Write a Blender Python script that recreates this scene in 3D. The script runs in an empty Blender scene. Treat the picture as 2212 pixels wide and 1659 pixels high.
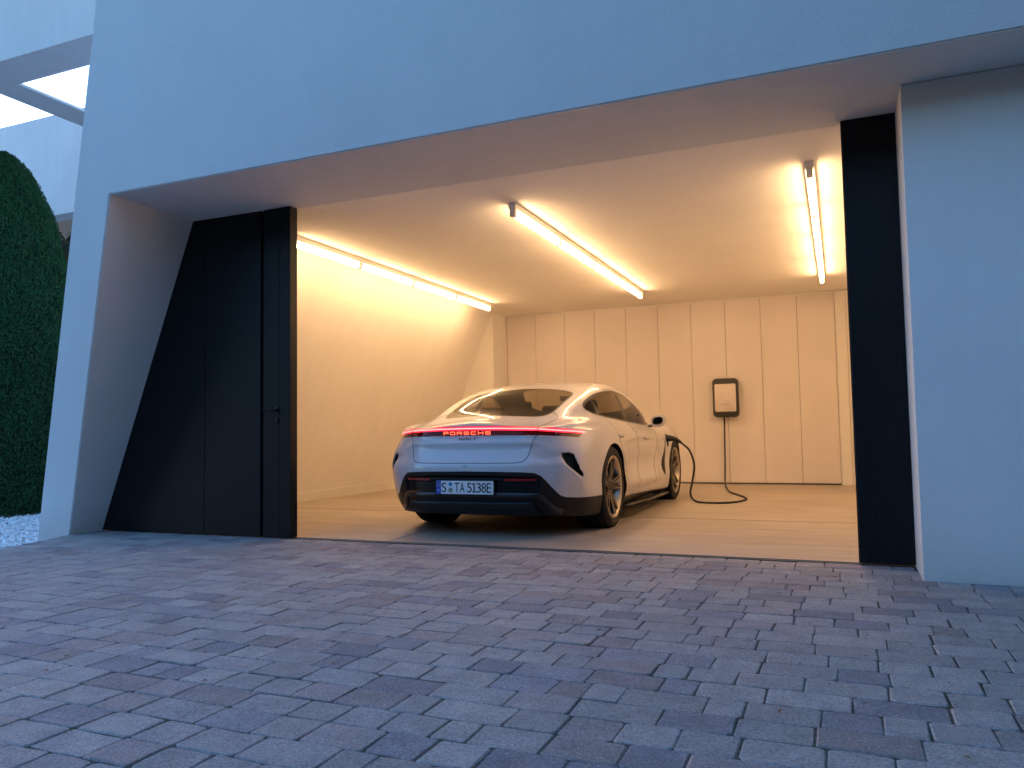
import bpy, bmesh, math, random
import numpy as np
from mathutils import Vector, Matrix
random.seed(7); RNG=np.random.default_rng(7)
TUBE_STR=2.05; PAV_K=1.25
C=bpy.context.scene.collection
SC=bpy.context.scene
# ================================================================ camera
RW,RH=2212.0,1659.0
FPX=1683.495
def _axes():
    cx,cy=RW/2,RH/2
    yv=np.array([1812-cx,919-cy,FPX]); yv/=np.linalg.norm(yv)
    xv=-np.array([-2930-cx,1000-cy,FPX]); xv/=np.linalg.norm(xv)
    zv=np.cross(xv,yv); zv=zv if zv[1]<0 else -zv
    return np.stack([xv,yv,zv])
CAMR=_axes(); CAMH=.87
cam_d=bpy.data.cameras.new('camera'); cam=bpy.data.objects.new('camera',cam_d); C.objects.link(cam)
cam_d.sensor_fit='HORIZONTAL'; cam_d.angle=2*math.atan(RW/2/FPX); cam_d.clip_end=400; cam_d.clip_start=.05
m=Matrix(np.stack([CAMR[:,0],-CAMR[:,1],-CAMR[:,2]],1).tolist()).to_4x4(); m.translation=(0,0,CAMH); cam.matrix_world=m
SC.camera=cam
# ================================================================ sky and light (dusk: the sun has just set behind the house)
w=bpy.data.worlds.new('World'); SC.world=w; w.use_nodes=True
nt=w.node_tree; nt.nodes.clear()
sky=nt.nodes.new('ShaderNodeTexSky'); sky.sky_type='NISHITA'; sky.sun_disc=False
SUN_AZ=math.radians(-66)      # clockwise from +Y: behind the house, to the left
sky.sun_elevation=math.radians(1.0); sky.sun_rotation=SUN_AZ
sky.ozone_density=3.05; sky.air_density=1.0; sky.dust_density=1.0; sky.altitude=0
bg=nt.nodes.new('ShaderNodeBackground'); bg.inputs['Strength'].default_value=.15
out=nt.nodes.new('ShaderNodeOutputWorld')
nt.links.new(sky.outputs[0],bg.inputs[0]); nt.links.new(bg.outputs[0],out.inputs[0])
vs=SC.view_settings; SC.display_settings.display_device='sRGB'; vs.view_transform='Standard'; vs.look='None'; vs.exposure=4.52; vs.gamma=1; vs.use_curve_mapping=False
SC.render.engine='CYCLES'; SC.cycles.use_denoising=True; SC.cycles.max_bounces=16; SC.cycles.diffuse_bounces=12; SC.cycles.transparent_max_bounces=12
SC.cycles.sample_clamp_indirect=6
# ================================================================ helpers
def srgb(*c): return [((v/255)/12.92 if v/255<=.04045 else ((v/255+.055)/1.055)**2.4) for v in c]
class MT:
    """small node-material builder"""
    def __init__(s,name,base=(.5,.5,.5),rough=.6,metal=0,spec=.5,**kw):
        s.m=bpy.data.materials.new(name); s.m.use_nodes=True; s.t=s.m.node_tree; s.b=s.t.nodes['Principled BSDF']
        s.set('Base Color',(*base,1)); s.set('Roughness',rough); s.set('Metallic',metal); s.set('Specular IOR Level',spec)
        for k,v in kw.items(): s.set(k,v)
    def set(s,k,v): s.b.inputs[k].default_value=v
    def n(s,typ,**kw):
        x=s.t.nodes.new(typ)
        for k,v in kw.items():
            if hasattr(x,k) and k not in x.inputs.keys(): setattr(x,k,v)
            else: x.inputs[k].default_value=v
        return x
    def l(s,a,b): s.t.links.new(a,b)
    def coord(s,kind='Object',scale=(1,1,1),loc=(0,0,0)):
        tc=s.n('ShaderNodeTexCoord'); mp=s.n('ShaderNodeMapping'); mp.inputs['Scale'].default_value=scale; mp.inputs['Location'].default_value=loc
        s.l(tc.outputs[kind],mp.inputs[0]); return mp.outputs[0]
    def noise(s,co,scale,detail=4,rough=.55,dist=0):
        x=s.n('ShaderNodeTexNoise'); x.inputs['Scale'].default_value=scale; x.inputs['Detail'].default_value=detail; x.inputs['Roughness'].default_value=rough; x.inputs['Distortion'].default_value=dist
        s.l(co,x.inputs['Vector']); return x.outputs['Fac']
    def ramp(s,fac,*stops):
        x=s.n('ShaderNodeValToRGB'); e=x.color_ramp.elements
        while len(e)<len(stops): e.new(.5)
        for q,(p,c) in zip(e,stops): q.position=p; q.color=(*c,1) if len(c)==3 else c
        s.l(fac,x.inputs[0]); return x.outputs[0]
    def bump(s,h,strength=.3,dist=.01):
        x=s.n('ShaderNodeBump'); x.inputs['Strength'].default_value=strength; x.inputs['Distance'].default_value=dist
        s.l(h,x.inputs['Height']); s.l(x.outputs[0],s.b.inputs['Normal']); return x
    def mix(s,a,b,fac,typ='MIX'):
        x=s.n('ShaderNodeMix',data_type='RGBA',blend_type=typ)
        for sock,v in ((x.inputs[6],a),(x.inputs[7],b),(x.inputs[0],fac)):
            if hasattr(v,'links'): s.l(v,sock)
            else: sock.default_value=v if isinstance(v,(int,float)) else (*v,1)
        return x.outputs[2]
    def col(s,o): s.l(o,s.b.inputs['Base Color'])
def G(v): return (v,v,v)
def emis(name,color,strength,base=(0,0,0)):
    M=MT(name,base,.3); M.set('Emission Color',(*color,1)); M.set('Emission Strength',strength); return M.m
def link(name,me,parent=None,loc=None,**props):
    o=bpy.data.objects.new(name,me); C.objects.link(o)
    if parent is not None: o.parent=parent
    if loc is not None: o.location=loc
    for k,v in props.items(): o[k]=v
    return o
def thing(name,label,cat,loc=(0,0,0),**props):
    o=link(name,None,None,loc,label=label,category=cat,**props); o.empty_display_size=.2; return o
def mesh(name,V,F,mat,smooth=False):
    me=bpy.data.meshes.new(name); me.from_pydata([tuple(map(float,v)) for v in V],[],[tuple(map(int,f)) for f in F])
    if mat: me.materials.append(mat)
    if smooth: me.polygons.foreach_set('use_smooth',[True]*len(me.polygons))
    me.update(); return me
def npmesh(name,V,F,mat,smooth=False):
    """fast mesh from numpy; F is (n,k)"""
    me=bpy.data.meshes.new(name); V=np.asarray(V,float); F=np.asarray(F,np.int64); k=F.shape[1]
    me.vertices.add(len(V)); me.vertices.foreach_set('co',V.ravel())
    me.loops.add(F.size); me.loops.foreach_set('vertex_index',F.ravel())
    me.polygons.add(len(F)); me.polygons.foreach_set('loop_start',np.arange(0,F.size,k)); me.polygons.foreach_set('loop_total',np.full(len(F),k))
    me.polygons.foreach_set('use_smooth',np.full(len(F),bool(smooth)))
    if mat: me.materials.append(mat)
    me.update(calc_edges=True); me.validate(); return me
def box_bm(bm,lo,hi):
    vs=[bm.verts.new((x,y,z)) for z in (lo[2],hi[2]) for y in (lo[1],hi[1]) for x in (lo[0],hi[0])]
    for f in ((0,2,3,1),(4,5,7,6),(0,1,5,4),(1,3,7,5),(3,2,6,7),(2,0,4,6)): bm.faces.new([vs[i] for i in f])
    return vs
def box(name,lo,hi,mat,parent=None,bevel=0,seg=2,**props):
    bm=bmesh.new(); box_bm(bm,lo,hi)
    if bevel: bmesh.ops.bevel(bm,geom=list(bm.edges),offset=bevel,segments=seg,affect='EDGES',profile=.6)
    me=bpy.data.meshes.new(name); bm.to_mesh(me); bm.free(); me.materials.append(mat)
    if bevel: me.polygons.foreach_set('use_smooth',[True]*len(me.polygons)); me.set_sharp_from_angle(angle=.6)
    return link(name,me,parent,**props)
def prism(name,poly,axis,a,b,mat,parent=None,bevel=0,**props):
    """extrude a 2D polygon between a and b along an axis; poly coords are the two other axes in order"""
    def P(p,t):
        q=list(p); q.insert(axis,t); return q
    n=len(poly); V=[P(p,a) for p in poly]+[P(p,b) for p in poly]
    F=[list(range(n)),list(range(2*n-1,n-1,-1))]+[[i,(i+1)%n,n+(i+1)%n,n+i] for i in range(n)]
    me=mesh(name,V,F,mat); bm=bmesh.new(); bm.from_mesh(me)
    bmesh.ops.recalc_face_normals(bm,faces=bm.faces)
    if bevel: bmesh.ops.bevel(bm,geom=list(bm.edges),offset=bevel,segments=2,affect='EDGES')
    bm.to_mesh(me); bm.free()
    return link(name,me,parent,**props)
def catmull(P,n=8,closed=False):
    P=np.array(P,float); out=[]; N=len(P)
    for i in range(N if closed else N-1):
        a=P[i-1] if (i or closed) else 2*P[0]-P[1]; b=P[i]; c=P[(i+1)%N]; d=P[(i+2)%N] if (closed or i+2<N) else 2*P[-1]-P[-2]
        for t in np.arange(n)/n: out.append(.5*((2*b)+(c-a)*t+(2*a-5*b+4*c-d)*t*t+(3*b-a-3*c+d)*t**3))
    if not closed: out.append(P[-1])
    return np.array(out)
def sweep(P,sec,up=(0,0,1),closed=False,cap=True):
    """sweep a closed 2D section along 3D points; section u = side, v = up"""
    P=np.array(P,float); n=len(P); sec=np.array(sec,float); k=len(sec); up=np.array(up,float)
    V=[];F=[]
    for i in range(n):
        t=(P[(i+1)%n]-P[i-1]) if closed else (P[min(i+1,n-1)]-P[max(i-1,0)]); t/=np.linalg.norm(t)+1e-12
        u=up if up.ndim==1 else up[i]
        s=np.cross(t,u); s/=np.linalg.norm(s)+1e-12; v=np.cross(s,t)
        sc=1.0
        V+= [P[i]+a*s*sc+b*v*sc for a,b in sec]
    for i in range(n if closed else n-1):
        j=(i+1)%n
        F+= [[i*k+q,i*k+(q+1)%k,j*k+(q+1)%k,j*k+q] for q in range(k)]
    if cap and not closed: F+=[list(range(k))[::-1],[ (n-1)*k+q for q in range(k)]]
    return V,F
def circ(r,k=8): return [(r*math.cos(2*math.pi*i/k),r*math.sin(2*math.pi*i/k)) for i in range(k)]
def tube(name,P,r,mat,parent=None,k=8,up=(0,0,1),**props):
    V,F=sweep(P,circ(r,k),up); return link(name,mesh(name,V,F,mat,True),parent,**props)
def lathe(prof,seg,axis=0):
    """revolve profile (offset along axis, radius)"""
    V=[];F=[];k=len(prof)
    for i in range(seg):
        a=2*math.pi*i/seg; c,s=math.cos(a),math.sin(a)
        for o,r in prof:
            V.append((o,r*c,r*s) if axis==0 else ((r*c,o,r*s) if axis==1 else (r*c,r*s,o)))
    for i in range(seg):
        j=(i+1)%seg
        for q in range(k-1): F.append((i*k+q,i*k+q+1,j*k+q+1,j*k+q))
    return V,F
def text_mesh(name,body,size,mat,shear=0,sx=1.0,extrude=.001,spacing=1.0):
    cu=bpy.data.curves.new(name,'FONT'); cu.body=body; cu.size=size; cu.align_x='CENTER'; cu.align_y='CENTER'; cu.shear=shear; cu.extrude=extrude; cu.space_character=spacing
    ob=bpy.data.objects.new(name,cu); C.objects.link(ob); dg=bpy.context.evaluated_depsgraph_get(); dg.update()
    me=bpy.data.meshes.new_from_object(ob.evaluated_get(dg)); bpy.data.objects.remove(ob); bpy.data.curves.remove(cu)
    me.name=name; me.materials.clear(); me.materials.append(mat)
    co=np.empty(len(me.vertices)*3); me.vertices.foreach_get('co',co); co=co.reshape(-1,3); co[:,0]*=sx; me.vertices.foreach_set('co',co.ravel()); me.update()
    return me
FACE_REAR=Matrix(((1,0,0),(0,0,-1),(0,1,0)))     # flat lettering (x right, y up) turned to face -Y
def turn(me,M3=FACE_REAR,off=(0,0,0)):
    me.transform(Matrix.Translation(off)@M3.to_4x4()); return me
# ================================================================ materials
def mat_plaster(name,base,bump=.25,scale=55,mott=.05,dirt=False):
    M=MT(name,base,.85,spec=.25); co=M.coord()
    a=M.noise(co,.9,5,.6); c=M.ramp(a,(.25,tuple(b*(1-mott) for b in base)),(.8,tuple(min(1,b*(1+mott)) for b in base))); 
    d=M.noise(M.coord(scale=(1,1,.12)),6,4,.6); c=M.mix(c,M.ramp(d,(.35,G(1-mott*.7)),(.7,G(1))),1.0,'MULTIPLY'); M.col(c)
    if dirt:
        gp=M.n('ShaderNodeNewGeometry'); sx=M.n('ShaderNodeSeparateXYZ'); M.l(gp.outputs['Position'],sx.inputs[0])
        mr=M.n('ShaderNodeMapRange'); M.l(sx.outputs[2],mr.inputs[0]); mr.inputs[1].default_value=.28; mr.inputs[2].default_value=.0; mr.inputs[3].default_value=0; mr.inputs[4].default_value=.5
        nz=M.noise(gp.outputs['Position'],7,5,.65); mu=M.n('ShaderNodeMath',operation='MULTIPLY'); M.l(mr.outputs[0],mu.inputs[0]); M.l(nz,mu.inputs[1])
        c=M.mix(c,(.36,.33,.29),mu.outputs[0]); M.col(c)
    h=M.noise(co,scale,3,.6); M.bump(h,bump,.006); return M.m
M_FAC=mat_plaster('facade_render',(.72,.715,.70),.5,42,.04,True)
M_INT=mat_plaster('interior_plaster',(.80,.775,.745),.12,30,.045)
M_CEIL=mat_plaster('ceiling_paint',(.88,.86,.83),.05,30,.03)
M_SKIRT=mat_plaster('skirting_paint',(.80,.78,.75),.03,30,.02)
M_FAR=mat_plaster('far_render',(.72,.72,.71),.2,20,.06)
def mat_door():
    M=MT('black_door_paint',(.007,.0075,.0085),.45,spec=.22); n=M.noise(M.coord(scale=(9,9,.5)),9,5,.65)
    M.col(M.ramp(n,(.3,(.0045,.005,.006)),(.75,(.010,.0105,.012))))
    r=M.n('ShaderNodeMapRange'); M.l(n,r.inputs[0]); r.inputs[3].default_value=.35; r.inputs[4].default_value=.55; M.l(r.outputs[0],M.b.inputs['Roughness'])
    M.bump(n,.08,.004); return M.m
M_DOOR=mat_door()
M_DGAP=MT('door_gap_black',(.004,.004,.004),.8).m
M_DMET=MT('dark_handle_metal',(.02,.02,.022),.35,.6).m
M_STEEL=MT('threshold_steel',(.10,.095,.09),.4,.8).m
def mat_floor():
    M=MT('brushed_concrete_floor',(.3,.22,.16),.42,spec=.4)
    a=M.noise(M.coord(scale=(.35,3.2,1)),2.2,6,.62,.3); b=M.noise(M.coord(scale=(1.2,14,1)),3,5,.65,.2); c=M.noise(M.coord(),.9,6,.65)
    c1=M.ramp(a,(.28,(.38,.31,.25)),(.5,(.45,.38,.31)),(.75,(.52,.445,.37)))
    c2=M.mix(c1,M.ramp(b,(.35,G(.86)),(.65,G(1.05))),.7,'MULTIPLY'); c3=M.mix(c2,M.ramp(c,(.3,G(.80)),(.7,G(1.06))),.9,'MULTIPLY'); M.col(c3)
    r=M.n('ShaderNodeMapRange'); M.l(b,r.inputs[0]); r.inputs[3].default_value=.30; r.inputs[4].default_value=.58; M.l(r.outputs[0],M.b.inputs['Roughness'])
    M.bump(b,.10,.003); return M.m
M_FLOOR=mat_floor()
M_CAB=None
def mat_cab():
    M=MT('satin_cabinet_lacquer',(.70,.66,.62),.34,spec=.45); n=M.noise(M.coord(),1.1,3)
    M.col(M.ramp(n,(.3,(.72,.665,.64)),(.7,(.77,.71,.69)))); return M.m
M_CAB=mat_cab()
def mat_paver():
    M=MT('tumbled_concrete_paver',(.2,.2,.2),.88,spec=.3)
    at=M.n('ShaderNodeAttribute'); at.attribute_name='tone'
    gp=M.n('ShaderNodeNewGeometry'); co=gp.outputs['Position']; big=M.noise(co,9,4,.6); fine=M.noise(co,130,3,.75); wide=M.noise(co,.9,5,.65)
    c=M.mix(at.outputs['Color'],M.ramp(big,(.3,G(.84)),(.7,G(1.12))),1.0,'MULTIPLY')
    c=M.mix(c,M.ramp(wide,(.3,(.86,.86,.84)),(.5,G(1.0)),(.7,(1.08,1.06,1.03))),1.0,'MULTIPLY')
    c=M.mix(c,M.ramp(fine,(.34,G(.62)),(.5,G(1.0)),(.68,G(1.36))),1.0,'MULTIPLY')
    v=M.n('ShaderNodeTexVoronoi',feature='F1'); v.inputs['Scale'].default_value=150; M.l(co,v.inputs['Vector'])
    rnd=M.n('ShaderNodeSeparateColor'); M.l(v.outputs['Color'],rnd.inputs[0])
    m1=M.n('ShaderNodeMath',operation='GREATER_THAN'); M.l(rnd.outputs[0],m1.inputs[0]); m1.inputs[1].default_value=.965
    m2=M.n('ShaderNodeMath',operation='LESS_THAN'); M.l(v.outputs['Distance'],m2.inputs[0]); m2.inputs[1].default_value=.35
    m3=M.n('ShaderNodeMath',operation='MULTIPLY'); M.l(m1.outputs[0],m3.inputs[0]); M.l(m2.outputs[0],m3.inputs[1])
    c=M.mix(c,(.46,.44,.42),m3.outputs[0]); M.col(c)
    ad=M.n('ShaderNodeMath',operation='ADD'); M.l(fine,ad.inputs[0]); M.l(M.noise(co,45,3,.6),ad.inputs[1]); M.bump(ad.outputs[0],.45,.004); return M.m
M_PAV=mat_paver()
def mat_soil():
    M=MT('joint_soil',(.05,.045,.035),.95,spec=.1); n=M.noise(M.coord(),55,5,.7); g=M.noise(M.coord(),4,3)
    c=M.ramp(n,(.3,(.045,.040,.034)),(.7,(.15,.13,.11))); M.col(M.mix(c,(.030,.038,.015),M.ramp(g,(.5,G(0)),(.75,G(.6))))); M.bump(n,.8,.006); return M.m
M_SOIL=mat_soil()
def mat_ground():
    M=MT('far_ground',(.10,.10,.08),.95,spec=.1); n=M.noise(M.coord(),.3,6,.6); M.col(M.ramp(n,(.3,(.06,.065,.045)),(.7,(.14,.13,.11)))); return M.m
M_GROUND=mat_ground()
def mat_stone():
    M=MT('white_marble_chip',(.78,.78,.77),.8,spec=.3)
    g=M.n('ShaderNodeNewGeometry'); c=M.ramp(g.outputs['Random Per Island'],(0,(.10,.06,.05)),(.025,(.45,.43,.41)),(.06,(.62,.62,.61)),(.4,(.80,.80,.79)),(1,(.88,.88,.87))); M.col(c); return M.m
M_STONE=mat_stone()
def mat_leaf(name,c0,c1):
    M=MT(name,c0,.65,spec=.25); g=M.n('ShaderNodeNewGeometry'); M.col(M.ramp(g.outputs['Random Per Island'],(0,c0),(.85,c1),(.97,c1),(1,(.10,.055,.03)))); return M.m
M_CYP=mat_leaf('cypress_green',(.012,.055,.020),(.030,.125,.040))
M_CYPIN=MT('cypress_inner',(.008,.022,.010),.9,spec=.1).m
M_PALM=mat_leaf('palm_green',(.02,.035,.015),(.07,.075,.03))
M_BARK=MT('bark',(.09,.06,.035),.9).m
M_DLEAF=mat_leaf('dry_leaf',(.16,.06,.025),(.24,.11,.04))
TUBE_C=(1.0,.605,.285)
M_TUBE=emis('lit_tube',TUBE_C,TUBE_STR)
M_BATTEN=MT('white_batten_metal',(.78,.77,.75),.4).m
M_CHG=MT('charger_housing',(.035,.035,.032),.5).m
M_CHF=MT('charger_brushed_face',(.66,.59,.56),.5,.15).m
M_CHT=MT('charger_print',(.25,.22,.2),.5).m
M_RUB=MT('black_rubber',(.012,.012,.013),.5).m
# ================================================================ house and garage (metres; the camera stands over X = Y = 0)
YD=5.37; ZH=2.834; ZC=2.87; YB=12.42
def fy(z): return 5.02-.194*z
def fxo(z): return -6.88+.3916*z
def fxi(z): return -6.465+.388*z
house=thing('house','white rendered modern house with leaning front wall, slanted column and open lit garage','house',(0,0,0))
# leaning front wall: column and header in one, 22 mm of soft arris
def front_wall():
    ZT=7.0
    A=[(fxo(-.35),-.35),(fxo(ZT),ZT),(9.0,ZT),(9.0,ZH),(fxi(ZH),ZH),(fxi(-.35),-.35)]
    n=len(A); V=[(x,fy(z),z) for x,z in A]+[(x,5.46 if z>-1 else 0,z) for x,z in A]
    F=[list(range(n))[::-1],[n+i for i in range(n)]]+[[i,(i+1)%n,n+(i+1)%n,n+i] for i in range(n)]
    me=mesh('front_wall',V,F,M_FAC); bm=bmesh.new(); bm.from_mesh(me); bmesh.ops.triangulate(bm,faces=[f for f in bm.faces if len(f.verts)>4]); bmesh.ops.recalc_face_normals(bm,faces=bm.faces)
    ed=[e for e in bm.edges if not e.is_manifold or e.calc_face_angle(0)>.3]
    bmesh.ops.bevel(bm,geom=ed,offset=.008,segments=2,affect='EDGES'); bm.to_mesh(me); bm.free()
    return link('front_wall',me,house)
front_wall()
box('side_wall',(.402,4.94,-.3),(9,5.46,ZH-.002),M_FAC,house,bevel=.008)
# garage shell
def quad(name,V,mat,parent,**p): return link(name,mesh(name,V,[list(range(len(V)))],mat),parent,**p)
YI=5.462
box('ceiling',(-6.0,YI,ZC),(.9,13.2,ZC+.2),M_CEIL,house)
LW=lambda z:-6.45+.3915*z
V=[(LW(0),YI,0),(LW(0),13,0),(LW(ZC),13,ZC),(LW(ZC),YI,ZC),(LW(0)-.3,YI,0),(LW(0)-.3,13,0),(LW(ZC)-.3,13,ZC),(LW(ZC)-.3,YI,ZC)]
lw=link('left_wall',mesh('left_wall',V,[(0,3,2,1),(4,5,6,7),(0,4,7,3),(1,2,6,5),(3,7,6,2),(0,1,5,4)],M_INT),house)
# flush skirting following the slanted wall
s=.012; V=[(LW(0)+s,YI+.01,.0),(LW(0)+s,11.89,.0),(LW(.13)+s,11.89,.13),(LW(.13)+s,YI+.01,.13),(LW(0)-.01,YI+.01,.0),(LW(0)-.01,11.89,.0),(LW(.13)-.01,11.89,.13),(LW(.13)-.01,YI+.01,.13)]
link('skirting',mesh('skirting',V,[(0,3,2,1),(4,5,6,7),(0,4,7,3),(1,2,6,5),(3,7,6,2)],M_SKIRT),house)
box('right_wall',(.62,YI,0),(.9,13,ZC),M_INT,house)
box('back_wall',(-6.8,12.62,0),(.9,13,ZC),M_INT,house)
box('filler_strip',(-5.2995,12.40,0),(-5.2655,12.44,2.84),M_CAB,house)
prism('corner_pier',[(LW(0)-.1,0),(-5.30,0),(-5.30,ZC),(LW(ZC)-.1,ZC)],1,11.9,12.62,M_INT,house)
box('cabinet_bulkhead',(-5.30,12.44,2.845),(.62,12.62,ZC),M_INT,house)
box('right_pier',(.012,12.385,0),(.16,12.62,2.845),M_SKIRT,house)
box('right_pier',(.164,12.40,0),(.62,12.62,2.845),M_SKIRT,house)
# built-in cabinets: ten tall doors with open joints
cab=thing('wall_cabinet','row of ten tall pale handleless cabinet doors across the garage back wall','cabinet',(-2.63,12.42,0))
box('carcass',(-2.63,.045,0),(2.63,.19,2.84),MT('cabinet_gap',(.10,.08,.06),.9).m,cab)
xs=np.linspace(-5.262,.008,11)
dm=None
for i in range(10):
    a,b=xs[i]+.0025,xs[i+1]-.0025
    if i in (2,): a,b=a-.0005,b+.0005
    d=box('door_panel',(a+2.63,0 if i not in(3,7) else .003,.022),(b+2.63,.04,2.841),M_CAB,cab,bevel=.0015,seg=1)
box('plinth',(-2.63,.012,0),(2.63,.04,.018),M_STEEL,cab)
# floor
fl=box('garage_floor',(-6.6,5.44,-.15),(.7,12.7,0),M_FLOOR,None,kind='structure')
box('joint',(-6.0,7.62,-.002),(.62,7.626,.0012),MT('floor_joint',(.12,.09,.06),.9).m,fl)
box('joint',(-3.403,5.45,-.002),(-3.397,12.4,.0012),bpy.data.materials['floor_joint'],fl)
# threshold channel
th=box('threshold_channel',(-4.30,5.40,-.05),(.40,5.44,-.012),M_DGAP,None,kind='structure')
box('channel_edge',(-4.30,5.392,-.05),(.40,5.399,.001),M_STEEL,th); box('channel_edge',(-4.30,5.4405,-.05),(.40,5.4465,.0025),M_STEEL,th)
# ---------------------------------------------------------------- garage doors
gd=thing('garage_door','black boarded garage door leaf folded at the left, with lever handle','garage door',(-5.3,5.37,0))
def gx(x): return x+5.3
def slab(nm,x0,x1,y0,y1,bot_slant=False):
    if bot_slant:
        P=[(gx(fxi(0)-.03),.008),(gx(x1),.008),(gx(x1),ZH-.004),(gx(fxi(ZH)-.03),ZH-.004)]
        return prism(nm,P,1,y0,y1,M_DOOR,gd)
    return box(nm,(gx(x0),y0,.008),(gx(x1),y1,ZH-.004),M_DOOR,gd,bevel=.003,seg=1)
# slanted end panel, then upright boards
prism('board',[(gx(fxi(0)-.05),.008),(gx(-5.219),.008),(gx(-5.219),ZH-.004),(gx(fxi(ZH)-.05),ZH-.004)],1,-.010,.05,M_DOOR,gd)
slab('board',-5.215,-4.592,-.010,.05)
box('shadow_gap',(gx(-4.592),.02,.008),(gx(-4.556),.05,ZH-.004),M_DGAP,gd)
wl=slab('wicket_leaf',-4.556,-4.384,-.016,.05)
slab('edge_stile',-4.380,-4.268,-.022,.075)
# lever handle and lock
hb=bmesh.new(); 
V,F=sweep([(gx(-4.405),-.017,1.085),(gx(-4.405),-.06,1.085),(gx(-4.42),-.066,1.085),(gx(-4.535),-.066,1.083)],circ(.009,8),up=(0,.1,1)); hd=link('lever_handle',mesh('lever_handle',V,F,M_DMET,True),gd)
box('rosette',(gx(-4.428),-.024,1.06),(gx(-4.392),-.0165,1.11),M_DMET,gd,bevel=.003)
box('lock_plate',(gx(-4.425),-.024,.965),(gx(-4.395),-.0165,1.015),M_DMET,gd,bevel=.003)
gr=thing('garage_door','narrow black garage door leaf standing at the right of the opening','garage door',(.24,5.37,0))
box('leaf',(-.150,-.004,.014),(.1605,.06,ZH-.004),M_DOOR,gr,bevel=.003,seg=1)
box('leaf_edge',(-.156,.0,.014),(-.1505,.056,ZH-.004),M_DOOR,gr)
# ---------------------------------------------------------------- tube lights: three continuous runs of four tubes
def light_run(x,label,first=None):
    t=thing('tube_light',label,'light',(x,6.22,ZC),group='tube light runs on the garage ceiling') if first is None else None
    box('rail',(-.034,0,-.055),(.034,4.86,-.0005),M_BATTEN,t,bevel=.003,seg=1)
    me=None
    for k in range(4):
        y0=.055+k*1.205; P=[(0,y0+.016,-.098),(0,y0+1.124,-.098)]
        if me is None:
            V,F=sweep(P,circ(.020,12)); me=mesh('tube',V,F,M_TUBE,True); link('tube',me,t); y00=y0
        else: link('tube',me,t,(0,y0-y00,0))
    hm=None
    for k in range(5):
        y=.0305+k*1.205 if k<4 else 4.83
        if hm is None: hm=box('lamp_holder',(-.024,-.030,-.121),(.024,.030,-.0555),M_BATTEN,t,bevel=.004); hm.location=(0,y,0)
        else: o=hm.copy(); C.objects.link(o); o.location=(0,y,0); o.parent=t
    return t
def copy_thing(src,loc,label):
    r=src.copy(); C.objects.link(r); r.location=loc; r['label']=label
    for c in src.children:
        d=c.copy(); C.objects.link(d); d.parent=r
    return r
L1=light_run(-4.975,'lit tube light run along the top of the left garage wall')
L2=copy_thing(L1,(-2.57,6.22,ZC),'lit tube light run on the open ceiling above the car')
L3=copy_thing(L1,(-.13,6.20,ZC),'lit tube light run on the ceiling beside the right black door leaf')
# ---------------------------------------------------------------- wall charger and cable
ch=thing('wall_charger','dark grey wall charger with brushed metal face mounted on the cabinet doors','charger',(-1.592,12.42,1.325))
def rrect(w,h,r,n=6):
    P=[]
    for cx,cy,a0 in ((w/2-r,h/2-r,0),(-w/2+r,h/2-r,90),(-w/2+r,-h/2+r,180),(w/2-r,-h/2+r,270)):
        for i in range(n+1):
            a=math.radians(a0+90*i/n); P.append((cx+r*math.cos(a),cy+r*math.sin(a)))
    return P
def loft(name,rings,mat,parent,cap=True,smooth=True):
    k=len(rings[0]); V=[p for r in rings for p in r]; F=[]
    for i in range(len(rings)-1): F+=[[i*k+q,i*k+(q+1)%k,(i+1)*k+(q+1)%k,(i+1)*k+q] for q in range(k)]
    if cap: F+=[list(range(k))[::-1],[(len(rings)-1)*k+q for q in range(k)]]
    me=mesh(name,V,F,mat,smooth); bm=bmesh.new(); bm.from_mesh(me); bmesh.ops.recalc_face_normals(bm,faces=bm.faces); bm.to_mesh(me); bm.free(); me.set_sharp_from_angle(angle=.7)
    return link(name,me,parent)
def ring(w,h,r,y,dz=0): return [(a,y,b+dz) for a,b in rrect(w,h,r)]
loft('housing',[ring(.36,.57,.05,-.0005),ring(.385,.60,.062,-.03),ring(.385,.60,.062,-.085),ring(.372,.588,.058,-.108),ring(.34,.50,.04,-.118)],M_CHG,ch)
loft('face_plate',[ring(.315,.425,.022,-.1185),ring(.315,.425,.022,-.122),ring(.311,.421,.020,-.1235)],M_CHF,ch)
link('emblem',turn(mesh('emblem',[(.018*math.cos(a),.018*math.sin(a),0) for a in np.linspace(0,6.283,20)[:-1]]+[(.013*math.cos(a),.013*math.sin(a),0) for a in np.linspace(0,6.283,20)[:-1]],[(i,(i+1)%19,19+(i+1)%19,19+i) for i in range(19)],M_BATTEN),off=(0,-.1245,-.005)),ch)
link('lettering',turn(text_mesh('lettering','PORSCHE',.024,M_CHT,sx=1.35,extrude=.0004,spacing=1.1),off=(0,-.1245,-.105)),ch)
cb=thing('charging_cable','black charging cable looping over the floor from the wall charger to the car','cable',(-1.3,10.0,0))
CBL=np.array([-1.3,10.0,0])
path=[(-1.752,9.300,0.716),(-1.699,9.300,0.672),(-1.628,9.300,0.595),(-1.584,9.300,0.434),(-1.612,9.300,0.243),(-1.634,9.280,0.119),(-1.606,9.260,0.042),(-1.503,9.193,0.012),(-1.260,9.170,0.012),(-1.097,9.398,0.012),(-1.055,9.779,0.012),(-1.201,10.257,0.012),(-1.360,10.711,0.012),(-1.497,11.409,0.014),(-1.630,12.260,0.050),(-1.632,12.335,0.300),(-1.629,12.345,0.600),(-1.622,12.350,1.030)]
tube('cord',catmull(path,8)-CBL,.0125,M_RUB,cb,k=8,up=(.3,.2,1))
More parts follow.
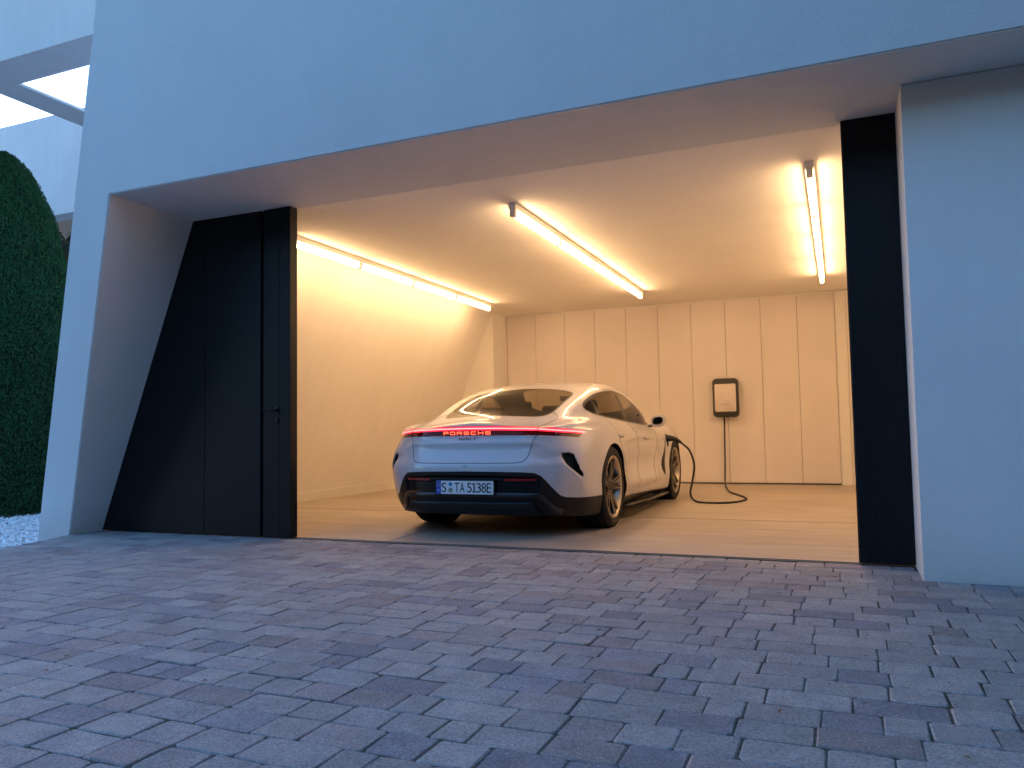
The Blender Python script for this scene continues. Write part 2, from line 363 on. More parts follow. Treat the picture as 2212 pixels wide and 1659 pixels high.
# ---------------------------------------------------------------- car body as one implicit surface
class Spl:
    """natural cubic spline through points, linear outside"""
    def __init__(s, *pts):
        p=np.array(pts,float); x,y=p[:,0],p[:,1]; n=len(x); h=np.diff(x)
        A=np.eye(n); b=np.zeros(n)
        for i in range(1,n-1):
            A[i,i-1]=h[i-1]; A[i,i]=2*(h[i-1]+h[i]); A[i,i+1]=h[i]
            b[i]=6*((y[i+1]-y[i])/h[i]-(y[i]-y[i-1])/h[i-1])
        s.x,s.y,s.h,s.M=x,y,h,np.linalg.solve(A,b)
    def __call__(s,q):
        x,y,h,M=s.x,s.y,s.h,s.M
        t=np.clip(q,x[0],x[-1]); i=np.clip(np.searchsorted(x,t)-1,0,len(x)-2)
        a=x[i+1]-t; c=t-x[i]; hi=h[i]
        r=M[i]*a**3/(6*hi)+M[i+1]*c**3/(6*hi)+(y[i]/hi-M[i]*hi/6)*a+(y[i+1]/hi-M[i+1]*hi/6)*c
        d0=(y[1]-y[0])/h[0]-h[0]*(2*M[0]+M[1])/6; d1=(y[-1]-y[-2])/h[-1]+h[-1]*(2*M[-1]+M[-2])/6
        return r+np.where(q<x[0],(q-x[0])*d0,0)+np.where(q>x[-1],(q-x[-1])*d1,0)
def smax(a,b,k):
    h=np.clip(k-np.abs(a-b),0,None)/k
    return np.maximum(a,b)+h*h*k*.25
def smin(a,b,k): return -smax(-a,-b,k)
def sstep(a,b,x):
    t=np.clip((x-a)/(b-a),0,1); return t*t*(3-2*t)
def polysd(px,py,poly):
    """signed distance to a polygon, negative inside"""
    P=np.array(poly,float); d=np.full(np.shape(px),1e9); ins=np.zeros(np.shape(px),bool)
    for (ax,ay),(bx,by) in zip(P,np.roll(P,-1,0)):
        ex,ey=bx-ax,by-ay; wx,wy=px-ax,py-ay
        t=np.clip((wx*ex+wy*ey)/(ex*ex+ey*ey+1e-12),0,1)
        d=np.minimum(d,(wx-ex*t)**2+(wy-ey*t)**2)
        c=((ay>py)!=(by>py))&(px<(bx-ax)*(py-ay)/((by-ay)+1e-12)+ax)
        ins^=c
    return np.where(ins,-1,1)*np.sqrt(d)
def smooth_poly(pts,n=8):
    """closed Catmull-Rom through pts"""
    P=np.array(pts,float); out=[]
    N=len(P)
    for i in range(N):
        a,b,c,d=P[i-1],P[i],P[(i+1)%N],P[(i+2)%N]
        for t in np.arange(n)/n:
            out.append(.5*((2*b)+(c-a)*t+(2*a-5*b+4*c-d)*t*t+(3*b-a-3*c+d)*t**3))
    return np.array(out)
RX,FX,WZ=1.10,3.99,.358
AR=.388
YMAX=Spl((0,.90),(.35,.925),(.55,.945),(.8,.966),(1.16,.984),(1.5,.972),(1.9,.945),(2.4,.933),(3.0,.938),(3.6,.955),(4.06,.962),(4.4,.94),(4.7,.87),(4.963,.74))
SEC =Spl((.10,.090),(.17,.040),(.25,.014),(.34,.0),(.42,.004),(.55,.006),(.66,.004),(.75,.016),(.84,.045),(.92,.090),(1.0,.16),(1.1,.26))
RPLAN=Spl((0,0),(.25,.008),(.40,.028),(.52,.058),(.66,.125),(.77,.19),(.86,.285),(.93,.40),(1.0,.62),(1.06,.92))
X0=Spl((.10,.20),(.18,.13),(.26,.065),(.36,.030),(.46,.012),(.54,.002),(.60,.006),(.66,.030),(.74,.052),(.82,.062),(.88,.052),(.94,.060),(1.0,.10),(1.1,.2))
SW=Spl((.10,.93),(.30,.965),(.45,.99),(.60,1.0),(.70,.995),(.80,.945),(.88,.90),(.95,.87),(1.1,.85))
ZDECK=Spl((0,.905),(.08,.936),(.2,.958),(.4,.982),(.6,1.003),(1.0,1.02),(1.6,.99),(2.4,.96),(3.2,.955),(3.5,.945),(3.8,.905),(4.1,.855),(4.4,.785),(4.7,.685),(4.9,.585),(5.1,.47))
ZSHO=Spl((0,.85),(.2,.888),(.4,.922),(.7,.958),(1.0,.972),(1.3,.966),(1.7,.944),(2.2,.925),(2.8,.915),(3.3,.915),(3.7,.925),(4.0,.918),(4.3,.875),(4.6,.775),(4.85,.63),(5.1,.45))
ZROOF=Spl((.30,.865),(.45,.935),(.62,1.008),(.8,1.080),(1.0,1.153),(1.2,1.218),(1.4,1.272),(1.6,1.319),(1.8,1.350),(2.0,1.367),(2.2,1.374),(2.45,1.368),(2.7,1.340),(2.95,1.270),(3.2,1.155),(3.45,1.030),(3.7,.905),(3.9,.80))
YCAB=Spl((.3,.565),(.5,.620),(.7,.682),(.9,.735),(1.2,.797),(1.6,.838),(2.0,.850),(2.5,.845),(2.9,.812),(3.2,.755),(3.5,.66),(3.8,.52))
VENT=[(.752,.688),(.80,.690),(.835,.675),(.865,.60),(.892,.50),(.880,.485),(.835,.545),(.785,.605),(.757,.65)]
GRILLE=[(-.62,.455),(-.58,.50),(-.3,.512),(0,.514),(.3,.512),(.58,.50),(.62,.455),(.60,.375),(.55,.368),(0,.362),(-.55,.368),(-.60,.375)]
def Fbody(x,y,z):
    ay=np.abs(y)
    ym=YMAX(x)-.018
    door=np.exp(-((x-2.35)/.75)**4)
    sec=SEC(z)
    # door hollow above the sill crease, fuller haunch and wings
    ys=ym-sec-door*.026*np.exp(-((z-.52)/.12)**2)
    ys=ys+door*.012*np.exp(-((z-.33)/.06)**2)
    ys=ys+.016*np.exp(-((x-1.25)/.55)**2)*sstep(.70,.86,z)
    ys=ys+.012*np.exp(-((x-4.0)/.4)**2)*sstep(.70,.86,z)
    # arch flares
    for cx in (RX,FX):
        r=np.sqrt((x-cx)**2+(z-WZ)**2)
        ys=ys+.010*np.exp(-((r-AR)/.05)**2)
    # breather hollow ahead of the front door
    hol=np.exp(-((x-3.27)/.13)**2)*np.exp(-((z-.50)/.17)**2)
    ys=ys-.050*hol*sstep(3.02,3.36,x)
    fs=ay-ys
    zc,zs=ZDECK(x),ZSHO(x)
    s=sstep(.0,.80,ay)
    zt=zc*(1-s)+zs*s-1.1*np.clip(ay-.74,0,None)**2
    ft=z-zt
    t=ay/(.985*SW(z))
    fr=(X0(z)+RPLAN(t)-x)/np.sqrt(1+(1.9*sstep(.45,1,t))**2)
    ff=(x-(4.963-.55*(ay/.95)**3.2*.62-.9*np.clip(z-.52,0,None)**1.6-.6*np.clip(.34-z,0,None)**1.5))/np.sqrt(1+(1.0*sstep(.4,1,ay))**2)
    fb=(.135+.10*np.clip(.9-x,0,None)**1.6)-z
    low=smax(fs,ft,.075)
    low=smax(low,fr,.035)
    low=smax(low,ff,.06)
    low=smax(low,fb,.03)
    # cabin
    dz=z-1.0
    yc=YCAB(x)-.36*dz-.72*np.clip(dz,0,None)**2
    yc=np.where(dz<0,YCAB(x)-.36*dz*.5,yc)
    fcs=(ay-yc)/1.12
    zr=ZROOF(x)+.004-.08*ay**2-.10*ay**4
    sl=np.where(x<1.6,.36,np.where(x>2.6,.5,.1))
    fct=(z-zr)/np.sqrt(1+sl**2*0+.15)
    cab=smax(fcs,fct,.10)
    cab=smax(cab,.80-z,.02)
    F=smin(low,cab,.085)
    # recesses
    mk=(x<.75)
    if np.any(mk):
        dv=polysd(ay,z,VENT)
        F=F+np.where(mk,.035*sstep(.004,-.016,dv),0)
        dg=polysd(y,z,GRILLE)
        F=F+np.where(x<.5,.030*sstep(.004,-.014,dg),0)
        # shallow scoop leading into the corner vent
        F=F+np.where(mk,.010*np.exp(-((z-.655)/.035)**2)*sstep(.50,.76,ay)*sstep(.83,.78,ay),0)
    return F
def Fcar(x,y,z):
    F=Fbody(x,y,z)
    # wheel arches
    ay=np.abs(y)
    for cx in (RX,FX):
        r=np.sqrt((x-cx)**2+(z-WZ)**2)
        F=np.maximum(F,np.minimum(AR-r,ay-.60))
    return F
def grad(fn,P,e=1e-3):
    x,y,z=P.T
    g=np.stack([fn(x+e,y,z)-fn(x-e,y,z),fn(x,y+e,z)-fn(x,y-e,z),fn(x,y,z+e)-fn(x,y,z-e)],1)/(2*e)
    return g
def project(fn,P,n=4):
    P=P.copy()
    for _ in range(n):
        f=fn(*P.T); g=grad(fn,P); P-=np.clip(f/np.maximum((g**2).sum(1),.05),-.02,.02)[:,None]*g
    return P
def surfnet(fn,lo,hi,h):
    n=[int(np.ceil((b-a)/h))+1 for a,b in zip(lo,hi)]
    ax=[lo[i]+h*np.arange(n[i]) for i in range(3)]
    V=np.empty(n)
    for i0 in range(0,n[0],24):
        X,Y,Z=np.meshgrid(ax[0][i0:i0+24],ax[1],ax[2],indexing='ij'); V[i0:i0+24]=fn(X,Y,Z)
    S=V<0
    cnt=np.zeros([k-1 for k in n],np.int8); acc=np.zeros([k-1 for k in n]+[3]); num=np.zeros([k-1 for k in n])
    idx=np.indices(V.shape).transpose(1,2,3,0)
    sl=lambda o:tuple(slice(o[i],n[i]-1+o[i]) for i in range(3))
    edges=[]
    for d in range(3):
        o2=[(0,0),(0,1),(1,0),(1,1)]
        for a,b in o2:
            o=[0,0,0]; o[(d+1)%3]=a; o[(d+2)%3]=b; p=list(o); p[d]=1
            v0,v1=V[sl(o)],V[sl(p)]; c=(v0<0)!=(v1<0)
            t=np.where(c,v0/np.where(c,v0-v1,1),0)
            for k in range(3):
                acc[...,k]+=np.where(c,o[k]+(t if k==d else 0),0)
            num+=c
    cell=num>0; vid=-np.ones(cell.shape,np.int64); vid[cell]=np.arange(cell.sum())
    ci=np.argwhere(cell)
    P=np.array(lo)+h*(ci+acc[cell]/num[cell][:,None])
    quads=[]
    for d in range(3):
        sh=[slice(None)]*3; a=[slice(None)]*3; b=[slice(None)]*3
        a[d]=slice(0,n[d]-1); b[d]=slice(1,n[d])
        c=S[tuple(a)]!=S[tuple(b)]
        e=np.argwhere(c); u,v=(d+1)%3,(d+2)%3
        e=e[(e[:,u]>0)&(e[:,v]>0)&(e[:,u]<n[u]-1)&(e[:,v]<n[v]-1)]
        ins=S[tuple(e.T)]
        def g(du,dv):
            q=e.copy(); q[:,u]-=du; q[:,v]-=dv; return vid[tuple(q.T)]
        q=np.stack([g(1,1),g(0,1),g(0,0),g(1,0)],1)
        q[~ins]=q[~ins][:,::-1]
        quads.append(q)
    Q=np.concatenate(quads)
    T=np.concatenate([Q[:,[0,1,2]],Q[:,[0,2,3]]])
    return P,T
def compact(P,T):
    u,inv=np.unique(T.ravel(),return_inverse=True)
    return P[u],inv.reshape(-1,3)
def clip(P,T,gfn):
    """split triangles along gfn=0 -> (inside mesh, outside mesh)"""
    g=gfn(P); g=np.where(np.abs(g)<1e-7,1e-7,g)
    s=g<0; st=s[T]; k=st.sum(1)
    Tin=[T[k==3]]; Tout=[T[k==0]]
    mixed=T[(k==1)|(k==2)]; ms=s[mixed]; mk=ms.sum(1)
    lone=np.where(mk==1,ms.argmax(1),(~ms).argmax(1))
    r=np.arange(len(mixed))
    a=mixed[r,lone]; b=mixed[r,(lone+1)%3]; c=mixed[r,(lone+2)%3]
    n0=len(P)
    tab=(g[a]/(g[a]-g[b]))[:,None]; tac=(g[a]/(g[a]-g[c]))[:,None]
    # shared new vertices per edge
    ek=np.concatenate([np.sort(np.stack([a,b],1),1),np.sort(np.stack([a,c],1),1)])
    ep=np.concatenate([P[a]+(P[b]-P[a])*tab,P[a]+(P[c]-P[a])*tac])
    if len(ek):
        ue,fi,inv=np.unique(ek[:,0]*(n0+1)+ek[:,1],return_index=True,return_inverse=True)
        NP=ep[fi]; inv=inv.ravel(); ab=n0+inv[:len(a)]; ac=n0+inv[len(a):]
        P=np.concatenate([P,NP])
        tri1=np.stack([a,ab,ac],1); quad=np.concatenate([np.stack([ab,b,c],1),np.stack([ab,c,ac],1)])
        li=mk==1; l2=np.concatenate([li,li])
        Tin+= [tri1[li],quad[~l2]]; Tout+=[tri1[~li],quad[l2]]
    return (P,np.concatenate(Tin)),(P,np.concatenate(Tout))
def refine(P,T,mask):
    """split the masked triangles in four"""
    A=T[mask]; B=T[~mask]
    e=np.concatenate([A[:,[0,1]],A[:,[1,2]],A[:,[2,0]]]); es=np.sort(e,1)
    u,fi,inv=np.unique(es[:,0]*(len(P)+1)+es[:,1],return_index=True,return_inverse=True); inv=inv.ravel()
    M=P[es[fi,0]]*.5+P[es[fi,1]]*.5; m=len(P)+inv; k=len(A); ab,bc,ca=m[:k],m[k:2*k],m[2*k:]
    T2=np.concatenate([B,np.stack([A[:,0],ab,ca],1),np.stack([A[:,1],bc,ab],1),np.stack([A[:,2],ca,bc],1),np.stack([ab,bc,ca],1)])
    return np.concatenate([P,M]),T2
# ================================================================ car
CARX,CARY=-2.825,5.72
CO=np.array([0,2.45,0])                    # local origin: middle of the car
car=thing('car','white low electric sports saloon parked tail out in the lit garage, charging','car',(CARX,CARY+2.45,0))
def loc3(P): P=np.asarray(P,float); return np.stack([P[:,1],P[:,0],P[:,2]],1)-CO      # car x,y,z -> local
def mat_paint():
    M=MT('white_car_paint',(.57,.545,.555),.38,spec=.5); M.set('Coat Weight',.8); M.set('Coat Roughness',.05); M.set('Coat IOR',1.55)
    g=M.n('ShaderNodeNewGeometry'); n=M.mix((.57,.545,.555),(.02,.02,.02),g.outputs['Backfacing']); M.col(n); return M.m
M_PAINT=mat_paint()
M_PAINT1=MT('white_car_paint_small_parts',(.57,.545,.555),.35,spec=.5); M_PAINT1.set('Coat Weight',.8); M_PAINT1=M_PAINT1.m
M_BLK=MT('gloss_black_trim',(.010,.010,.011),.28,spec=.5).m
M_BLKM=MT('satin_black_plastic',(.009,.009,.010),.42,spec=.3).m
M_LINER=MT('wheelhouse_black',(.006,.006,.006),.9,spec=.1).m
M_SEAM=MT('panel_gap',(.012,.011,.011),.8,spec=.1).m
def mat_glass(name,tint,rough=.0,ior=1.25):
    m=bpy.data.materials.new(name); m.use_nodes=True; t=m.node_tree; t.nodes.clear()
    o=t.nodes.new('ShaderNodeOutputMaterial'); mx=t.nodes.new('ShaderNodeMixShader'); tr=t.nodes.new('ShaderNodeBsdfTransparent'); gl=t.nodes.new('ShaderNodeBsdfGlossy'); fr=t.nodes.new('ShaderNodeFresnel')
    ge=t.nodes.new('ShaderNodeNewGeometry'); sw=t.nodes.new('ShaderNodeMapRange'); sw.inputs[3].default_value=ior; sw.inputs[4].default_value=1/ior   # the same reflectance from both sides of the pane
    t.links.new(ge.outputs['Backfacing'],sw.inputs[0]); t.links.new(sw.outputs[0],fr.inputs[0]); tr.inputs[0].default_value=(*tint,1); gl.inputs['Roughness'].default_value=rough
    t.links.new(fr.outputs[0],mx.inputs[0]); t.links.new(tr.outputs[0],mx.inputs[1]); t.links.new(gl.outputs[0],mx.inputs[2]); t.links.new(mx.outputs[0],o.inputs[0]); return m
M_GLR=mat_glass('tinted_rear_glass',(.50,.43,.31)); M_GLS=mat_glass('side_glass',(.30,.25,.19)); M_GLD=mat_glass('front_door_glass',(.60,.55,.46)); M_GLF=mat_glass('windscreen_glass',(.85,.85,.80))
M_LAMP=MT('dark_red_lamp_lens',(.022,.002,.004),.08,spec=.6); M_LAMP.set('Coat Weight',1); M_LAMP.set('Emission Color',(1,.01,.03,1)); M_LAMP.set('Emission Strength',.0015); M_LAMP=M_LAMP.m
M_GLOW=emis('lit_red_band',(1,.010,.035),.12,(.2,.0,.01))
M_LINE=emis('lit_tail_line',(1,.10,.09),.30)
M_LETT=emis('lit_red_letters',(1,.075,.03),.20)
M_REFL=MT('red_reflector',(.30,.012,.015),.25,spec=.6).m
M_INTR=MT('car_interior_dark',(.016,.013,.012),.75,spec=.2).m
M_TYRE=MT('tyre_rubber',(.014,.014,.014),.72,spec=.3).m
M_RIM=MT('polished_alloy',(.47,.41,.34),.34,1.0).m
M_SPK=MT('black_alloy',(.009,.009,.010),.4,0,spec=.3).m
M_DISC=MT('brake_disc',(.10,.10,.10),.45,.8).m
M_PLATE=MT('plate_white',(.72,.73,.74),.4).m
M_PBLUE=MT('plate_blue',(.012,.07,.42),.4).m
M_PBLK=MT('plate_black',(.008,.008,.008),.5).m
M_CHRO=MT('mirror_glass',(.7,.7,.7),.02,1.0).m
#--- surface
P,T=surfnet(Fbody,(-.06,-1.04,.06),(4.98,1.04,1.44),.016)
P=project(Fbody,P,4)
n=np.cross(P[T[:,1]]-P[T[:,0]],P[T[:,2]]-P[T[:,0]]); c=P[T].mean(1); g=grad(Fbody,c)
if (n*g).sum()<0: T=T[:,::-1]
T=T[:,::-1]                                 # the swap of axes mirrors the mesh
def car_part(name,P,T,mat,parent=None,fn=Fbody,push=0,smooth=True):
    P,T=compact(P,T)
    g=grad(fn,P); nn=g/np.maximum(np.linalg.norm(g,axis=1),1e-6)[:,None]
    if push: P=P+nn*push
    me=npmesh(name,loc3(P),T,mat,smooth)
    if len(me.vertices)==len(P): me.normals_split_custom_set_from_vertices([tuple(v) for v in np.stack([nn[:,1],nn[:,0],nn[:,2]],1)])
    return link(name,me,parent or car)
def cut(P,T,gfn,near=.05,lev=1):
    for _ in range(lev):
        d=np.abs(gfn(P))[T].min(1); P,T=refine(P,T,d<near); near*=.5
    return clip(P,T,gfn)
def arch_g(P):
    x,y,z=P.T; r=np.minimum(np.hypot(x-RX,z-WZ),np.hypot(x-FX,z-WZ)); return np.where(np.abs(y)>.5,r-AR,.1)
_,(P,T)=cut(P,T,arch_g,.04,2)
def wheelhouse(cx,sg):
    n=40; V=[];F=[]; aa=np.linspace(-.62,math.pi+.62,n)
    yo=[]
    for a in aa:
        x,z=cx+(AR+.0035)*math.cos(a),WZ+(AR+.0035)*math.sin(a); ys=np.arange(1.02,.5,-.003); f=Fbody(np.full_like(ys,x),ys,np.full_like(ys,max(z,.16))); i=np.argmax(f<0); yo.append((x,ys[i]-.004 if f[i]<0 else .86,z))
    for i,(x,y,z) in enumerate(yo): V+=[(x,sg*y,z),(x,sg*.52,z)]
    F=[(2*i,2*i+1,2*i+3,2*i+2) for i in range(n-1)]
    c0=len(V); V.append((cx,sg*.52,WZ)); F+=[(2*i+1,c0,2*i+3) for i in range(n-1)]
    link('wheelhouse',mesh('wheelhouse',loc3(V),F,M_LINER),car)
    # painted return edge of the arch
    lip=np.array([(x,sg*(y-.001),z) for x,y,z in yo if z>.25]); lp=np.array([(x,sg*(y-.022),z) for x,y,z in yo if z>.25])
    V=list(loc3(lip))+list(loc3(lp)); k=len(lip); link('arch_lip',mesh('arch_lip',V,[(i,i+1,k+i+1,k+i) for i in range(k-1)],M_BLKM,True),car)
for cx_ in (RX,FX):
    for sg_ in (1,-1): wheelhouse(cx_,sg_)
LOWB=np.array([(0,.549),(.30,.546),(.48,.541),(.58,.533),(.625,.508),(.66,.465),(.70,.410),(.745,.350),(.775,.333),(.85,.322),(1.2,.30)])
def low_g(P):
    x,y,z=P.T; ay=np.abs(y)
    zr=np.interp(ay,LOWB[:,0],LOWB[:,1]); zs=np.interp(x,[.8,1.6,3.5,4.3,4.6],[.25,.238,.168,.19,.24])
    return z-np.where(x<.9,zr,zs)
(A,B),(P,T)=cut(P,T,low_g,.03)
car_part('lower_trim',A,B,M_BLKM)
BL=smooth_poly([(.508,0),(.512,.20),(.53,.36),(.555,.44),(.62,.497),(.75,.525),(.95,.535),(1.15,.540),(1.27,.530),(1.325,.485),(1.375,.38),(1.415,.2),(1.428,0),(1.415,-.2),(1.375,-.38),(1.325,-.485),(1.27,-.530),(1.15,-.540),(.95,-.535),(.75,-.525),(.62,-.497),(.555,-.44),(.53,-.36),(.512,-.20)],4)
WS=smooth_poly([(3.43,0),(3.40,.25),(3.31,.48),(3.18,.62),(3.02,.655),(2.85,.63),(2.68,.565),(2.635,.50),(2.61,.3),(2.60,0),(2.61,-.3),(2.635,-.50),(2.68,-.565),(2.85,-.63),(3.02,-.655),(3.18,-.62),(3.31,-.48),(3.40,-.25)],4)
DLO=np.concatenate([catmull([(1.375,.975),(1.16,.998),(1.055,1.020),(1.012,1.058),(1.05,1.098),(1.175,1.146),(1.40,1.204),(1.65,1.240),(1.92,1.262),(2.15,1.254),(2.35,1.222),(2.62,1.137),(2.87,1.030),(3.12,.920)],5),[(3.10,.909)],catmull([(2.9,.905),(2.5,.916),(1.958,.939),(1.65,.957)],4)])
def sd_top(poly):
    return lambda P: np.where(P[:,2]>.9,polysd(P[:,0],P[:,1],poly),.3)
def sd_side(poly,lim=.5):
    return lambda P: np.where((np.abs(P[:,1])>lim),polysd(P[:,0],P[:,2],poly),.3)
def window(nm,P,T,g,glass,frit):
    (A,B),(P,T)=cut(P,T,g,.03,2)
    (A,B),(a,b)=clip(A,B,lambda Q:g(Q)+frit)
    o=car_part(nm,A,B,glass); car_part('seal',a,b,M_BLK,o)
    return P,T
P,T=window('rear_window',P,T,sd_top(BL),M_GLR,.018)
P,T=window('windscreen',P,T,sd_top(WS),M_GLF,.03)
# side windows, each side on its own, with pillars between the panes
(SA,SB),(P,T)=cut(P,T,sd_side(DLO),.03,2)
for sgn,nm in ((1,'r'),(-1,'l')):
    (a,b),_=clip(SA,SB,lambda Q:-sgn*Q[:,1])
    def pill(Q):
        x,z=Q[:,0],Q[:,2]; k=x-(1.905+.10*(z-.94)/.3)
        d=polysd(x,z,DLO); k2=np.abs(x-(1.165+.05*(z-1.0)/.1))-.009
        return np.minimum(np.minimum(d+.0,.5)*0+np.minimum(-(d+.014)*-1*-1,1e9)*0+1,1) if 0 else np.minimum.reduce([-(d+.014)*-1,-(np.abs(k)-.055)*-1,k2])*1.0
    # inside trim where: near the outline, on the B pillar or on the quarter divider
    def trim(Q):
        x,z=Q[:,0],Q[:,2]; d=polysd(x,z,DLO); k=np.abs(x-(1.90+.12*(z-.94)/.3))-.050; k2=np.abs(x-(1.165+.05*(z-1.0)/.1))-.008
        return np.minimum(np.minimum(-(d+.015),k),k2)
    (ta,tb),(ga,gb)=clip(a,b,trim)
    o=car_part('window_trim',ta,tb,M_BLK)
    for lo,hi in ((-9,1.18),(1.18,1.95),(1.95,9)):
        cc=ga[gb].mean(1)[:,0]; s=(cc>lo)&(cc<=hi)
        if s.any(): car_part('side_window',ga,gb[s],M_GLD if lo>1.9 else M_GLS)
# tail lamp
LT=[(0,.917),(.3,.914),(.45,.910),(.578,.904),(.70,.892),(.80,.876),(.866,.858),(.845,.809),(.75,.821),(.62,.830),(.45,.835),(0,.838)]
LAMP=[(a,b) for a,b in LT]+[(-a,b) for a,b in LT[::-1]]
LTC=catmull(LT[:7],5); LBC=catmull(LT[7:],5); LP=np.concatenate([LTC,LBC]); LAMP=np.concatenate([LP,(LP*[-1,1])[::-1]])
lamp_g=lambda Q: np.where(Q[:,0]<.75,polysd(Q[:,1],Q[:,2],LAMP),.3)
(A,B),(P,T)=cut(P,T,lamp_g,.03,2)
def midz(ay): return np.interp(ay,[0,.3,.45,.578,.70,.80,.86],[.8965,.8935,.889,.884,.873,.862,.852])
def band_g(Q): 
    ay=np.abs(Q[:,1]); return np.abs(Q[:,2]-midz(ay))-np.interp(ay,[0,.8,.9],[.0155,.015,.013])
(ba,bb),(A,B)=clip(A,B,band_g)
lamp=car_part('tail_lamp',A,B,M_LAMP)
(la,lb),(ba,bb)=clip(ba,bb,lambda Q:np.abs(Q[:,2]-midz(np.abs(Q[:,1])))-.0052)
car_part('glow_band',ba,bb,M_GLOW,lamp); car_part('light_line',la,lb,M_LINE,lamp)
# corner vents
vg=lambda Q: np.where(Q[:,0]<.75,polysd(np.abs(Q[:,1]),Q[:,2],VENT)+.004,.3)
(A,B),(P,T)=cut(P,T,vg,.03,2)
for sgn in (1,-1):
    s=(A[B].mean(1)[:,1]*sgn>0)
    car_part('corner_vent',A,B[s],M_BLKM)
# breather slit behind the front wheel
FV=smooth_poly([(3.478,.728),(3.503,.715),(3.482,.60),(3.462,.45),(3.452,.335),(3.42,.335),(3.372,.385),(3.368,.44),(3.400,.54),(3.445,.65)],4)
fg=sd_side(FV,.6)
(A,B),(P,T)=cut(P,T,fg,.03,2)
for sgn in (1,-1):
    s=(A[B].mean(1)[:,1]*sgn>0); car_part('breather_slit',A,B[s],M_BLKM)
car_part('body',P,T,M_PAINT)
#--- things laid on the surface
def hit_rear(yz,fn=Fbody,x0=-.1,x1=1.3):
    yz=np.asarray(yz,float); xs=np.arange(x0,x1,.004); X=np.tile(xs,(len(yz),1)); f=fn(X,np.repeat(yz[:,:1],len(xs),1),np.repeat(yz[:,1:],len(xs),1))
    i=np.argmax(f<0,1); i=np.clip(i,1,None); r=np.arange(len(yz)); a,b=f[r,i-1],f[r,i]; x=xs[i-1]+.004*a/(a-b+1e-12)
    return np.stack([x,yz[:,0],yz[:,1]],1)
def hit_side(xz,sgn=1,fn=Fbody):
    xz=np.asarray(xz,float); ys=np.arange(1.06,.3,-.004); Y=np.tile(ys,(len(xz),1)); f=fn(np.repeat(xz[:,:1],len(ys),1),Y,np.repeat(xz[:,1:],len(ys),1))
    i=np.clip(np.argmax(f<0,1),1,None); r=np.arange(len(xz)); a,b=f[r,i-1],f[r,i]; y=ys[i-1]-.004*a/(a-b+1e-12)
    return np.stack([xz[:,0],sgn*y,xz[:,1]],1)
def hit_top(xy,fn=Fbody):
    xy=np.asarray(xy,float); zs=np.arange(1.42,.5,-.004); Z=np.tile(zs,(len(xy),1)); f=fn(np.repeat(xy[:,:1],len(zs),1),np.repeat(xy[:,1:],len(zs),1),Z)
    i=np.clip(np.argmax(f<0,1),1,None); r=np.arange(len(xy)); a,b=f[r,i-1],f[r,i]; z=zs[i-1]-.004*a/(a-b+1e-12)
    return np.stack([xy[:,0],xy[:,1],z],1)
def seam(P,r=.0026,mat=M_SEAM,name='panel_gap',parent=None):
    V,F=sweep(loc3(P),circ(r,6),up=(.21,.17,1)); return link(name,mesh(name,V,F,mat,True),parent or car)
# boot lid gap, the tail gap and the lamp joints
half=catmull([(.578,.838),(.556,.795),(.540,.735),(.527,.680),(.505,.640),(.465,.620),(.38,.615),(.2,.6145),(0,.6145)],7)
full=np.concatenate([half,(half*[-1,1])[::-1][1:]])
seam(hit_rear(full))
for s in (1,-1):
    seam(hit_top(catmull([(.735,s*.512),(.66,s*.578),(.585,s*.612),(.47,s*.606),(.34,s*.594),(.235,s*.581)],6)),.0022)
    seam(hit_rear(catmull([(s*.580,.908),(s*.578,.87),(s*.577,.838)],5)),.0028)
    # doors
    for xz in ([(1.955,.937),(2.09,.865),(2.22,.76),(2.275,.62),(2.26,.48),(2.20,.36),(2.15,.27)],[(1.27,.955),(1.31,.86),(1.38,.74),(1.48,.63),(1.60,.52),(1.655,.40),(1.66,.28)],[(3.17,.905),(3.165,.82),(3.10,.70),(3.02,.58),(2.97,.44),(2.96,.27)]):
        seam(hit_side(catmull(xz,7),s),.0016)
    # flush handles
    for x0,z0 in ((1.33,.812),(2.47,.776)):
        pts=hit_side([(x0+t,z0-.006*math.sin(t*9)) for t in np.linspace(0,.20,8)],s); pts[:,1]+=s*.004
        V,F=sweep(loc3(pts),[(.010*math.cos(a),.014*math.sin(a)) for a in np.linspace(0,2*math.pi,9)[:-1]],up=(0,0,1)); h=link('door_handle',mesh('door_handle',V,F,M_PAINT1,True),car)
        q=hit_side([(x0+t,z0-.016) for t in np.linspace(.02,.18,7)],s); seam(q,.0016,M_SEAM,'handle_gap',h)
    # sill blade
    pts=np.array([(1.56,s*.905,.150),(2.3,s*.925,.135),(3.0,s*.930,.125),(3.50,s*.915,.125)])
    V,F=sweep(loc3(catmull(pts,5)),[(-.05,-.012),(.035,-.010),(.045,.0),(.035,.008),(-.05,.012)],up=(0,0,1)); link('sill_blade',mesh('sill_blade',V,F,M_BLK,True),car)
    # parking sensors
    for y,z in ((.70,.50),):
        p=hit_rear([(s*y,z)])[0]; bm=bmesh.new(); bmesh.ops.create_uvsphere(bm,u_segments=10,v_segments=6,radius=.009); me=bpy.data.meshes.new('parking_sensor'); bm.to_mesh(me); bm.free(); me.materials.append(M_PAINT1); o=link('parking_sensor',me,car,tuple(loc3([p])[0]))
